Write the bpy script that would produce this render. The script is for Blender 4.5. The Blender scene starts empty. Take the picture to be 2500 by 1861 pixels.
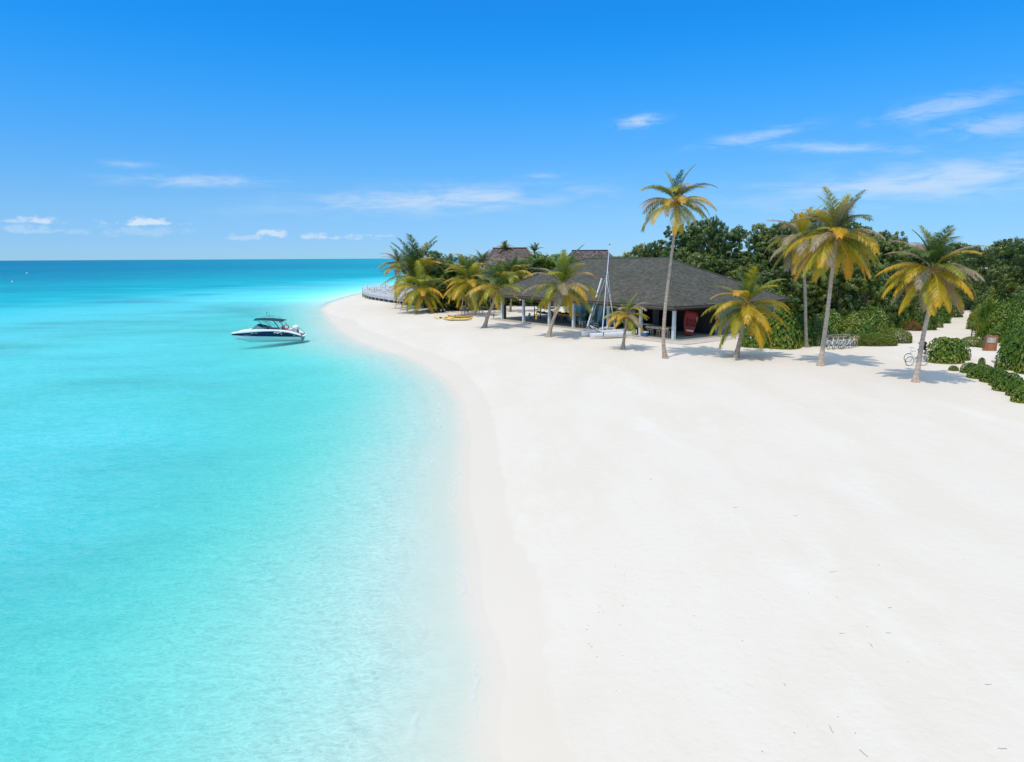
import bpy, math, random
import numpy as np
from mathutils import Vector, Matrix
S = bpy.context.scene
COL = S.collection
rnd = random.Random(7)
rad = math.radians

# ------------------------------------------------------------------ camera
F = 1666.7; CAMZ = 8.5; PITCH = rad(10.24); ROLL = rad(0.3)
fwd = np.array([0, math.cos(PITCH), -math.sin(PITCH)])
_r0 = np.array([1, 0, 0.]); _u0 = np.cross(_r0, fwd)
cright = _r0*math.cos(ROLL) - _u0*math.sin(ROLL); cup = _u0*math.cos(ROLL) + _r0*math.sin(ROLL)
CAM = np.array([0, 0, CAMZ])
cam = bpy.data.cameras.new('camera'); cam.sensor_width = 36; cam.lens = 24; cam.clip_start = .1; cam.clip_end = 60000
camo = bpy.data.objects.new('camera', cam); COL.objects.link(camo)
m = Matrix.Identity(4)
for i in range(3):
    m[i][0] = cright[i]; m[i][1] = cup[i]; m[i][2] = -fwd[i]; m[i][3] = CAM[i]
camo.matrix_world = m
S.camera = camo

# ------------------------------------------------------------------ sun and exposure
SUNV = Vector((-0.28, -0.36, 1.0)).normalized()
sun = bpy.data.lights.new('sun', 'SUN'); sun.energy = 2.6; sun.angle = rad(0.53); sun.color = (1.0, 0.915, 0.785)
suno = bpy.data.objects.new('sun', sun); COL.objects.link(suno)
suno.rotation_euler = (-SUNV).to_track_quat('-Z', 'Y').to_euler()
S.view_settings.view_transform = 'Standard'; S.view_settings.look = 'None'
S.view_settings.exposure = 0.0; S.view_settings.gamma = 1.0
try: S.view_settings.use_curve_mapping = False
except Exception: pass
S.render.engine = 'CYCLES'
S.cycles.max_bounces = 8; S.cycles.diffuse_bounces = 3; S.cycles.glossy_bounces = 3
S.cycles.transparent_max_bounces = 10; S.cycles.transmission_bounces = 4
S.cycles.use_denoising = True
try: S.cycles.denoiser = 'OPENIMAGEDENOISE'
except Exception: pass
S.cycles.sample_clamp_indirect = 6

# ------------------------------------------------------------------ node helper
class NT:
    def __init__(s, tree): s.t = tree; s.n = tree.nodes; s.l = tree.links
    def new(s, ty, ins=None, **kw):
        n = s.n.new(ty)
        for k, v in kw.items(): setattr(n, k, v)
        for k, v in (ins or {}).items():
            if hasattr(v, 'bl_idname') or isinstance(v, bpy.types.NodeSocket): s.l.new(v, n.inputs[k])
            else: n.inputs[k].default_value = v
        return n
    def m(s, op, a, b=None, c=None, clamp=False):
        ins = {0: a}
        if b is not None: ins[1] = b
        if c is not None: ins[2] = c
        n = s.new('ShaderNodeMath', ins, operation=op); n.use_clamp = clamp
        return n.outputs[0]
    def mix(s, f, a, b, mode='MIX'):
        n = s.new('ShaderNodeMix', None, data_type='RGBA', blend_type=mode)
        for i, v in ((0, f), (6, a), (7, b)):
            if isinstance(v, bpy.types.NodeSocket): s.l.new(v, n.inputs[i])
            else: n.inputs[i].default_value = v if i == 0 else (*v[:3], 1)
        return n.outputs[2]
    def ramp(s, f, stops, interp='LINEAR'):
        n = s.n.new('ShaderNodeValToRGB'); s.l.new(f, n.inputs[0]); e = n.color_ramp.elements
        n.color_ramp.interpolation = interp
        while len(e) < len(stops): e.new(.5)
        for i, (p, c) in enumerate(stops):
            e[i].position = p; e[i].color = (*c, 1) if not isinstance(c, float) else (c, c, c, 1)
        return n.outputs[0]
    def rng(s, v, a, b, c=0., d=1., smooth=True):
        n = s.new('ShaderNodeMapRange', {0: v, 1: a, 2: b, 3: c, 4: d})
        n.interpolation_type = 'SMOOTHSTEP' if smooth else 'LINEAR'
        return n.outputs[0]
    def noise(s, vec, scale, detail=3, rough=.55, dist=0.):
        n = s.new('ShaderNodeTexNoise', {'Scale': scale, 'Detail': detail, 'Roughness': rough, 'Distortion': dist})
        if vec is not None: s.l.new(vec, n.inputs['Vector'])
        return n.outputs[0]
    def mapping(s, vec, sc=(1, 1, 1), rot=(0, 0, 0), loc=(0, 0, 0)):
        n = s.new('ShaderNodeMapping', {'Scale': sc, 'Rotation': rot, 'Location': loc}); s.l.new(vec, n.inputs[0])
        return n.outputs[0]

# ------------------------------------------------------------------ sky
def cam_ray(px, py):
    return fwd + cright*(px-1250)/F - cup*(py-930.5)/F
def azel(px, py):
    d = cam_ray(px, py); d = d/np.linalg.norm(d)
    return math.atan2(d[0], d[1]), math.asin(d[2])
W = bpy.data.worlds.new('World'); S.world = W; W.use_nodes = True
w = NT(W.node_tree); w.n.clear()
sky = w.new('ShaderNodeTexSky'); sky.sky_type = 'NISHITA'; sky.sun_disc = False
sky.sun_elevation = math.asin(SUNV.z); sky.sun_rotation = math.atan2(SUNV.x, SUNV.y)
sky.altitude = 0; sky.air_density = 1.0; sky.dust_density = 0.0; sky.ozone_density = 3.0
tc = w.new('ShaderNodeTexCoord'); sep = w.new('ShaderNodeSeparateXYZ', {0: tc.outputs['Generated']})
az = w.m('ARCTAN2', sep.outputs[0], sep.outputs[1]); el = w.m('ARCSINE', sep.outputs[2])
gr = w.ramp(el, [(0, (0.05, 0.1, 0.195)), (0.032, (0.0512, 0.0963, 0.185)), (0.064, (0.0587, 0.1062, 0.1713)), (0.104, (0.0537, 0.11, 0.175)), (0.184, (0.035, 0.13, 0.2087)), (0.26, (0.015, 0.135, 0.2362)), (0.328, (0.0075, 0.1338, 0.25)), (0.42, (0.03, 0.13, 0.23)), (0.6, (0.33, 0.295, 0.25)), (1.0, (0.95, 0.70, 0.46))], 'B_SPLINE')  # upper sky, out of view, raised and warmed as added fill for shadows
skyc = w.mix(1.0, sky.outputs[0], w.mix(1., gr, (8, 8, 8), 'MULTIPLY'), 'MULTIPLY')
# clouds: (px, py, half width px, half height px, tilt, strength, kind)  kind 0 = thin cirrus, 1 = puffy cumulus
CL = [(480, 442, 170, 15, -.03, .5, 0), (1080, 488, 360, 30, -.04, .62, 0), (1560, 296, 55, 14, -.1, .6, 0),
      (1840, 335, 130, 14, -.12, .4, 0), (2050, 362, 170, 12, .1, .42, 0), (2300, 262, 150, 26, -.12, .4, 0),
      (2450, 306, 150, 26, 0, .4, 0), (2300, 440, 420, 48, -.05, .6, 0), (320, 402, 60, 9, 0, .3, 0),
      (360, 546, 75, 13, 0, .95, 1), (100, 542, 50, 12, .1, .85, 1), (85, 565, 75, 13, 0, .35, 1), (350, 570, 95, 18, 0, .25, 1),
      (672, 575, 38, 17, 0, .8, 1), (600, 582, 40, 11, 0, .4, 1), (770, 579, 32, 10, 0, .65, 1), (860, 582, 55, 10, 0, .7, 1),
      (25, 540, 32, 8, 0, .5, 1), (940, 577, 28, 6, 0, .4, 1), (1330, 430, 60, 8, 0, .25, 0), (180, 570, 40, 12, 0, .25, 1)]
nv = w.new('ShaderNodeCombineXYZ', {0: az, 1: w.m('MULTIPLY', el, 1.0), 2: 0.}).outputs[0]
nz0 = w.noise(w.mapping(nv, (7, 38, 1), (0, 0, .1)), 1.6, 7, .62, .5)
nz2 = w.noise(w.mapping(nv, (16, 70, 1), (0, 0, .08)), 1.3, 7, .65, .6)
nz1 = w.noise(w.mapping(nv, (40, 75, 1)), 1.2, 7, .6)
tot = None
for (px, py, hw, hh, tilt, st, kind) in CL:
    a0, e0 = azel(px, py)
    k = 1/math.hypot(1, (px-1250)/F)/F
    sa, se = hw*k*1.0, hh*k*1.0
    da = w.m('SUBTRACT', az, a0); de = w.m('ADD', w.m('SUBTRACT', el, e0), w.m('MULTIPLY', da, tilt))
    if kind == 1:                                  # flat base, domed top
        de = w.m('SUBTRACT', w.m('MULTIPLY', w.m('MAXIMUM', de, 0.), 1.0), w.m('MULTIPLY', w.m('MINIMUM', de, 0.), 2.3))
    q = w.m('ADD', w.m('POWER', w.m('ABSOLUTE', w.m('DIVIDE', da, sa)), 2.), w.m('POWER', w.m('ABSOLUTE', w.m('DIVIDE', de, se)), 2.))
    g = w.m('EXPONENT', w.m('MULTIPLY', q, -1.0))
    if kind == 0: v = w.m('MULTIPLY', w.m('MULTIPLY', g, w.rng(w.m('ADD', w.m('MULTIPLY', g, .35), w.m('MULTIPLY', nz2 if hw < 180 else nz0, 1.7)), .72, 1.4)), st*1.2)
    else: v = w.m('MULTIPLY', w.rng(w.m('ADD', w.m('MULTIPLY', g, .62), w.m('MULTIPLY', nz1, 2.3)), 1.3, 1.8), w.m('MULTIPLY', w.rng(g, .04, .35), st))
    tot = v if tot is None else w.m('MAXIMUM', tot, v)
tot = w.m('MINIMUM', tot, 1.)
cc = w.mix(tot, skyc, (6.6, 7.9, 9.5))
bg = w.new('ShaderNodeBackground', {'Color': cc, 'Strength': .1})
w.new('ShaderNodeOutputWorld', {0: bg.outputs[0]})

# ------------------------------------------------------------------ small helpers
def link(name, data, parent=None, loc=None, rz=None):
    o = bpy.data.objects.new(name, data); COL.objects.link(o)
    if parent is not None: o.parent = parent
    if loc is not None: o.location = loc
    if rz is not None: o.rotation_euler.z = rz
    return o
def tag(o, label=None, cat=None, group=None, kind=None):
    if label: o['label'] = label
    if cat: o['category'] = cat
    if group: o['group'] = group
    if kind: o['kind'] = kind
    return o
def empty(name, loc, rz=0., **kw):
    o = link(name, None, None, loc, rz); o.empty_display_size = .3
    return tag(o, **kw)
def copy_tree(o, parent=None):
    c = o.copy(); COL.objects.link(c)
    if parent is not None: c.parent = parent
    for ch in list(o.children): copy_tree(ch, c)
    return c
class MB:
    def __init__(s): s.v = []; s.f = []; s.a = []
    def face(s, pts, a=None):
        n = len(s.v); s.v += [tuple(p) for p in pts]; s.f.append(tuple(range(n, n+len(pts)))); s.a.append(rnd.random() if a is None else a)
    def box(s, c, d, rz=0., rx=0., ry=0., a=None):
        R = Matrix.Rotation(rz, 3, 'Z') @ Matrix.Rotation(ry, 3, 'Y') @ Matrix.Rotation(rx, 3, 'X')
        n = len(s.v); c = Vector(c); a = rnd.random() if a is None else a
        for z in (-.5, .5):
            for x, y in ((-.5, -.5), (.5, -.5), (.5, .5), (-.5, .5)):
                s.v.append(tuple(c + R @ Vector((x*d[0], y*d[1], z*d[2]))))
        for f in ((0, 3, 2, 1), (4, 5, 6, 7), (0, 1, 5, 4), (1, 2, 6, 5), (2, 3, 7, 6), (3, 0, 4, 7)):
            s.f.append(tuple(n+i for i in f)); s.a.append(a)
        return s
    def tube(s, path, r, n=8, cap=True, a=None):
        P = [Vector(p) for p in path]; k0 = len(s.v)
        rr = r if isinstance(r, (list, tuple)) else [r]*len(P); a = rnd.random() if a is None else a
        up = None
        for i, p in enumerate(P):
            d = (P[min(i+1, len(P)-1)] - P[max(i-1, 0)])
            if d.length < 1e-6: d = Vector((0, 0, 1))
            d.normalize()
            if up is None: up = Vector((1, 0, 0)) if abs(d.x) < .8 else Vector((0, 1, 0))
            x = (up - d*up.dot(d)).normalized(); y = d.cross(x); up = x
            for j in range(n):
                t = 2*math.pi*j/n; s.v.append(tuple(p + (x*math.cos(t) + y*math.sin(t))*rr[i]))
        for i in range(len(P)-1):
            for j in range(n):
                q = k0+i*n
                s.f.append((q+j, q+(j+1) % n, q+n+(j+1) % n, q+n+j)); s.a.append(a)
        if cap:
            s.f.append(tuple(k0+j for j in reversed(range(n)))); s.a.append(a)
            s.f.append(tuple(k0+(len(P)-1)*n+j for j in range(n))); s.a.append(a)
        return s
    def ring(s, c, R, r, axis='y', n=20, k=6, a=None):
        pts = []
        for i in range(n+1):
            t = 2*math.pi*i/n; u, v = R*math.cos(t), R*math.sin(t)
            pts.append({'y': (c[0]+u, c[1], c[2]+v), 'x': (c[0], c[1]+u, c[2]+v), 'z': (c[0]+u, c[1]+v, c[2])}[axis])
        return s.tube(pts, r, k, False, a)
    def loft(s, secs, close=False, cap=True):
        n = len(secs[0]); k0 = len(s.v); a = rnd.random()
        for q in secs: s.v += [tuple(p) for p in q]
        for i in range(len(secs)-1):
            for j in range(n if close else n-1):
                s.f.append((k0+i*n+j, k0+i*n+(j+1) % n, k0+(i+1)*n+(j+1) % n, k0+(i+1)*n+j)); s.a.append(a)
        if cap and close:
            s.f.append(tuple(k0+j for j in reversed(range(n)))); s.f.append(tuple(k0+(len(secs)-1)*n+j for j in range(n))); s.a += [a, a]
        return s
    def blob(s, c, r, seg=10, rings=6, jit=0., a=None):
        c = Vector(c); r = (r, r, r) if not isinstance(r, (tuple, list)) else r; k0 = len(s.v); a = rnd.random() if a is None else a
        for i in range(rings+1):
            th = math.pi*i/rings
            for j in range(seg):
                t = 2*math.pi*j/seg; q = 1+rnd.uniform(-jit, jit)
                s.v.append((c.x+r[0]*q*math.sin(th)*math.cos(t), c.y+r[1]*q*math.sin(th)*math.sin(t), c.z+r[2]*q*math.cos(th)))
        for i in range(rings):
            for j in range(seg):
                s.f.append((k0+i*seg+j, k0+(i+1)*seg+j, k0+(i+1)*seg+(j+1) % seg, k0+i*seg+(j+1) % seg)); s.a.append(a)
        return s
    def mesh(s, name, mat=None, smooth=False):
        me = bpy.data.meshes.new(name); me.from_pydata(s.v, [], s.f)
        at = me.attributes.new('var', 'FLOAT', 'FACE'); at.data.foreach_set('value', s.a)
        if smooth: me.polygons.foreach_set('use_smooth', [True]*len(s.f))
        if mat: me.materials.append(mat)
        me.update(); return me
    def build(s, name, mat, parent=None, loc=None, rz=None, smooth=False, **kw):
        return tag(link(name, s.mesh(name, mat, smooth), parent, loc, rz), **kw)

# ------------------------------------------------------------------ materials
MATS = {}
def mat(name, base, rough=.6, var=0., nscale=6., namp=.25, spec=.4, metal=0., bump=0., bscale=20., coord='Object', attr=True, tint=None, trans=0.):
    if name in MATS: return MATS[name]
    M = bpy.data.materials.new(name); M.use_nodes = True; t = NT(M.node_tree); t.n.clear()
    tc = t.new('ShaderNodeTexCoord').outputs[coord]
    n = t.noise(tc, nscale, 5, .6)
    fac = t.rng(n, .25, .75, 1-namp, 1+namp, False)
    c = t.mix(1.0, base, t.new('ShaderNodeCombineColor', {0: fac, 1: fac, 2: fac}).outputs[0], 'MULTIPLY')
    if tint: c = t.mix(t.rng(t.noise(tc, nscale*.35, 3), .45, .7, 0, .8), c, tint)
    if var and attr:
        v = t.new('ShaderNodeAttribute', None, attribute_name='var').outputs['Fac']
        vf = t.rng(v, 0, 1, 1-var, 1+var, False)
        c = t.mix(1.0, c, t.new('ShaderNodeCombineColor', {0: vf, 1: vf, 2: vf}).outputs[0], 'MULTIPLY')
    p = t.new('ShaderNodeBsdfPrincipled', {'Base Color': c, 'Roughness': rough, 'Metallic': metal, 'Specular IOR Level': spec})
    if bump:
        b = t.new('ShaderNodeBump', {'Strength': bump, 'Distance': .02, 'Height': t.noise(tc, bscale, 6, .65)})
        t.l.new(b.outputs[0], p.inputs['Normal'])
    out = p.outputs[0]
    if trans:
        out = t.new('ShaderNodeMixShader', {0: trans, 1: out, 2: t.new('ShaderNodeBsdfTranslucent', {'Color': c}).outputs[0]}).outputs[0]
    t.new('ShaderNodeOutputMaterial', {0: out}); MATS[name] = M
    return M
def leafmat(name, stops, rough=.42, spec=.5, trans=.22, big=.5):
    """foliage: leaf colour runs along 'var' (a value of each leaf) and drifts in broad patches through the plant"""
    M = bpy.data.materials.new(name); M.use_nodes = True; t = NT(M.node_tree); t.n.clear()
    v = t.new('ShaderNodeAttribute', None, attribute_name='var').outputs['Fac']
    pos = t.new('ShaderNodeNewGeometry').outputs['Position']
    n = t.noise(pos, .55, 3, .5)
    oi = t.new('ShaderNodeObjectInfo').outputs['Random']
    f = t.m('ADD', v, t.m('MULTIPLY', t.m('SUBTRACT', n, .5), big*1.6), clamp=True)
    f = t.m('ADD', f, t.m('MULTIPLY', t.m('SUBTRACT', oi, .5), .22), clamp=True)
    c = t.ramp(f, stops)
    p = t.new('ShaderNodeBsdfPrincipled', {'Base Color': c, 'Roughness': rough, 'Specular IOR Level': spec})
    tr = t.new('ShaderNodeBsdfTranslucent', {'Color': t.mix(1., c, (1.2, 1.25, .6), 'MULTIPLY')})
    t.new('ShaderNodeOutputMaterial', {0: t.new('ShaderNodeMixShader', {0: trans, 1: p.outputs[0], 2: tr.outputs[0]}).outputs[0]})
    return M
L_forest = leafmat('forest_leaf', [(0, (.035, .08, .012)), (.35, (.08, .14, .015)), (.65, (.155, .205, .02)), (.88, (.26, .27, .035)), (1, (.40, .36, .10))], rough=.35, spec=.6)
L_bright = leafmat('bright_leaf', [(0, (.045, .11, .010)), (.5, (.12, .21, .014)), (.85, (.22, .29, .022)), (1, (.36, .36, .06))], rough=.4)
L_shrub = leafmat('beach_shrub_leaf', [(0, (.035, .10, .006)), (.35, (.09, .19, .008)), (.7, (.20, .27, .012)), (.92, (.42, .36, .03)), (1, (.6, .46, .07))], rough=.38, spec=.55)
L_low = leafmat('low_hedge_leaf', [(0, (.07, .13, .010)), (.45, (.17, .22, .014)), (.8, (.29, .28, .025)), (1, (.46, .38, .05))], rough=.5)
L_croton = leafmat('croton_leaf', [(0, (.06, .10, .015)), (.35, (.20, .08, .015)), (.6, (.5, .14, .02)), (1, (.62, .34, .04))], rough=.45, big=.9)
L_yellow = leafmat('yellow_croton_leaf', [(0, (.2, .2, .02)), (.5, (.55, .4, .03)), (1, (.75, .55, .05))], rough=.45)
P_green = leafmat('frond_green', [(0, (.02, .055, .014)), (.5, (.05, .105, .018)), (1, (.15, .19, .03))], big=.15, trans=.3)
P_olive = leafmat('frond_olive', [(0, (.07, .13, .008)), (.5, (.25, .27, .012)), (1, (.55, .42, .02))], big=.15, trans=.3)
P_gold = leafmat('frond_golden', [(0, (.16, .19, .010)), (.4, (.44, .34, .012)), (.75, (.70, .42, .014)), (1, (.80, .34, .02))], big=.15, trans=.3)
P_tan = leafmat('frond_dry', [(0, (.19, .16, .07)), (.5, (.34, .26, .15)), (1, (.48, .36, .24))], big=.15, trans=.15, rough=.7)
M_rachis = mat('rachis', (.42, .36, .08), .5)
M_trunk = mat('palm_bark', (.46, .355, .26), .85, var=.18, nscale=5, namp=.35, bump=.6, bscale=14, spec=.2)
M_bark = mat('bark', (.16, .12, .085), .9, namp=.4, bump=.5, spec=.1)
M_rootbark = mat('pale_root_bark', (.36, .28, .2), .9, namp=.4, spec=.1)
M_fibre = mat('palm_fibre', (.28, .17, .06), .9, namp=.4, spec=.1)
M_nut = mat('coconut_husk', (.42, .27, .05), .5)
M_shingle = mat('shingle', (.102, .098, .078), .85, var=.26, nscale=.5, namp=.12, spec=.2, tint=(.108, .098, .074))
M_roofbase = mat('roof_deck', (.04, .038, .035), .9)
M_ceil = mat('ceiling_boards', (.30, .25, .19), .8, nscale=5, namp=.2)
M_thatch = mat('thatch', (.17, .13, .12), .95, var=.5, nscale=1.2, namp=.4, spec=.05)
M_wood = mat('grey_timber', (.13, .105, .085), .8, nscale=9, namp=.3, spec=.2)
M_dwood = mat('dark_timber', (.055, .042, .034), .8, nscale=9, namp=.3, spec=.2)
M_post = mat('pale_post_paint', (.66, .69, .66), .6, nscale=3, namp=.12, spec=.3)
M_teal = mat('teal_wall_paint', (.12, .26, .26), .5, nscale=2, namp=.12)
M_tealp = mat('light_teal_panel', (.38, .62, .60), .35, nscale=2, namp=.1)
M_tealg = mat('teal_glass', (.10, .25, .25), .15, spec=.8)
M_dark = mat('interior_shade', (.018, .018, .02), .8)  # near-black colour stands in for the shade deep inside the bays
M_slab = mat('polished_concrete', (.47, .43, .36), .6, nscale=1.2, namp=.12, bump=.1)
M_terr = mat('terrace_stone', (.60, .53, .45), .8, nscale=1.5, namp=.1)
M_white = mat('white_gelcoat', (.82, .80, .76), .5, nscale=2, namp=.04, spec=.3)
M_offw = mat('weathered_white', (.72, .71, .69), .5, nscale=3, namp=.1)
M_navy = mat('navy_gelcoat', (.006, .015, .055), .3, nscale=2, namp=.1, spec=.25)
M_hullb = mat('hull_underside', (.62, .70, .70), .35, nscale=2, namp=.05)
M_canvas = mat('navy_canvas', (.010, .045, .08), .8)
M_steel = mat('brushed_tube', (.07, .15, .17), .4, metal=.2)
M_alu = mat('aluminium_spar', (.80, .82, .84), .35, metal=.15)
M_glass = mat('windscreen', (.12, .25, .28), .05, spec=.9)
M_black = mat('black_rubber', (.016, .016, .018), .6)
M_red = mat('red_plastic', (.42, .035, .02), .35, nscale=2, namp=.15)
M_dred = mat('dark_red_panel', (.16, .012, .012), .5)
M_yel = mat('yellow_kayak', (.72, .46, .10), .4, nscale=2, namp=.12)
M_org = mat('orange_canoe', (.55, .26, .03), .45, nscale=2, namp=.15)
M_cream = mat('cream_plastic', (.62, .58, .42), .5)
M_signw = mat('sign_wood', (.36, .14, .055), .75, var=.2, nscale=6, namp=.3)
M_plaq = mat('plaque', (.36, .33, .28), .5)
M_lite = mat('white_print', (.78, .78, .76), .6)
M_blue = mat('blue_plastic', (.03, .15, .32), .4)
M_turq = mat('turquoise_board', (.10, .42, .45), .35)
M_rattan = mat('bleached_wood', (.55, .42, .26), .8, var=.2)
M_deck = mat('deck_boards', (.50, .49, .47), .8, var=.12)
M_kerb = mat('concrete_kerb', (.46, .45, .42), .85, namp=.12)
M_chalk = mat('chalk', (.5, .5, .5), .9)
M_grey = mat('grey_mesh_cloth', (.30, .31, .30), .9)
M_green = mat('green_cloth', (.25, .30, .06), .8)
M_life = mat('life_ring', (.62, .07, .04), .5)

# ------------------------------------------------------------------ terrain shape
def at_z(px, py, z):
    d = cam_ray(px, py); return CAM + d*(z-CAMZ)/d[2]
def at_y(px, py, Y):
    d = cam_ray(px, py); return CAM + d*Y/d[1]
WATER = [(1229, 1861), (1214, 1800), (1226, 1725), (1240, 1650), (1222, 1575), (1188, 1500), (1176, 1430), (1176, 1360), (1162, 1290), (1146, 1230),
         (1150, 1150), (1152, 1060), (1136, 985), (1108, 940), (1075, 912), (1033, 886), (988, 866), (942, 855), (882, 834), (842, 809), (806, 776), (790, 755), (812, 738), (845, 727), (890, 715)]
shore = [tuple(at_z(x, y, 0)[:2]) for x, y in WATER]
loop = [(60., -60.), (6., -60.), (1.2, -25.), (-.6, 0.), (-.4, 5.)] + shore + [(-34., 215.), (-18., 300.), (40., 420.), (300., 520.), (600., 300.), (600., -60.)]
LP = np.array(loop)
DRYP = [(1400, 1861), (1372, 1775), (1345, 1700), (1336, 1640), (1338, 1560), (1325, 1450), (1300, 1380), (1262, 1320), (1240, 1258), (1226, 1170),
        (1222, 1110), (1209, 1042), (1187, 972), (1154, 928), (1121, 893), (1078, 873), (1012, 853), (972, 838), (930, 821), (885, 803), (863, 783), (832, 777), (800, 765), (793, 752), (815, 737), (850, 726), (893, 714)]
dry = [tuple(at_z(x, y, .12)[:2]) for x, y in DRYP]
DP = np.array([(60., -60.), (9., -60.), (4.5, -25.), (2.4, 0.), (2.2, 5.)] + dry + [(-32., 217.), (-16., 300.), (42., 418.), (298., 518.), (598., 300.), (598., -60.)])
def sdist(X, Y, P):
    """signed distance to a closed outline, positive inside"""
    x = np.asarray(X, float).ravel(); y = np.asarray(Y, float).ravel()
    best = np.full(x.shape, 1e18); inside = np.zeros(x.shape, bool)
    n = len(P)
    for i in range(n):
        ax, ay = P[i]; bx, by = P[(i+1) % n]; ex, ey = bx-ax, by-ay
        t = np.clip(((x-ax)*ex+(y-ay)*ey)/(ex*ex+ey*ey), 0, 1)
        d = (x-ax-t*ex)**2+(y-ay-t*ey)**2; best = np.minimum(best, d)
        c = ((ay > y) != (by > y)); 
        with np.errstate(divide='ignore', invalid='ignore'):
            inside ^= c & (x < (bx-ax)*(y-ay)/(by-ay if by != ay else 1e-9)+ax)
    return (np.sqrt(best)*np.where(inside, 1, -1)).reshape(np.shape(X))
def gauss(X, Y, cx, cy, sx, sy, th=0.):
    dx, dy = X-cx, Y-cy; u = dx*math.cos(th)+dy*math.sin(th); v = -dx*math.sin(th)+dy*math.cos(th)
    return np.exp(-(u/sx)**2-(v/sy)**2)
def swells(X, Y):
    return (np.sin(X*.31+Y*.12)*np.sin(Y*.23-X*.09+1.3)*.5 + np.sin(X*.83+1.1+Y*.37)*np.sin(Y*.61-.4)*.25 + np.sin(X*1.9-Y*1.1)*np.sin(Y*1.7+X*.6)*.12)
def height(X, Y):
    X = np.asarray(X, float); Y = np.asarray(Y, float)
    d = sdist(X, Y, LP)
    land = .8*(1-np.exp(-np.maximum(d, 0)/5.5)) + swells(X, Y)*.05*np.clip(d/8, 0, 1)
    q = np.maximum(-d, 0); r = np.hypot(X, Y)
    deep = np.clip((r-90)/600, 0, 1)**.8 * (2.2 + 5.0*np.clip((-X/np.maximum(Y, 1)-.02)*1.2, 0, 1))
    dep = 1.65*(1-np.exp(-(q/10.5)**1.6)) * (1+.10*swells(X*.5, Y*.5)) + deep*np.clip(q/60, 0, 1)
    return np.where(d > 0, land, -dep)
def ground(px, py):
    z = .75
    for _ in range(8):
        p = at_z(px, py, z); z = float(height(p[0], p[1]))
    return Vector((p[0], p[1], z))
def gz(x, y): return float(height(x, y))

def polar_grid(r0, r1, nr, angs):
    rs = np.exp(np.linspace(math.log(r0), math.log(r1), nr))
    A, R = np.meshgrid(angs, rs)
    return R*np.sin(A), R*np.cos(A)
def grid_mesh(name, X, Y, Z, attrs, mtl, keep=None):
    nr, na = X.shape; idx = np.arange(nr*na).reshape(nr, na)
    f = np.stack([idx[:-1, :-1], idx[:-1, 1:], idx[1:, 1:], idx[1:, :-1]], -1).reshape(-1, 4)[:, ::-1]
    if keep is not None: f = f[keep.reshape(-1)[f].any(1)]
    me = bpy.data.meshes.new(name)
    me.vertices.add(nr*na); me.vertices.foreach_set('co', np.stack([X, Y, Z], -1).reshape(-1).astype('f4'))
    me.loops.add(f.size); me.loops.foreach_set('vertex_index', f.reshape(-1).astype('i4'))
    me.polygons.add(len(f)); me.polygons.foreach_set('loop_start', np.arange(0, f.size, 4, dtype='i4')); me.polygons.foreach_set('loop_total', np.full(len(f), 4, 'i4'))
    me.update(calc_edges=True); me.validate()
    me.polygons.foreach_set('use_smooth', [True]*len(me.polygons))
    for k, v in attrs.items():
        a = me.attributes.new(k, 'FLOAT', 'POINT'); a.data.foreach_set('value', v.reshape(-1).astype('f4'))
    me.materials.append(mtl); return link(name, me)
angs = np.concatenate([np.linspace(-math.pi, -.80, 36)[:-1], np.linspace(-.80, .80, 430), np.linspace(.80, math.pi, 36)[1:]])
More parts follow.
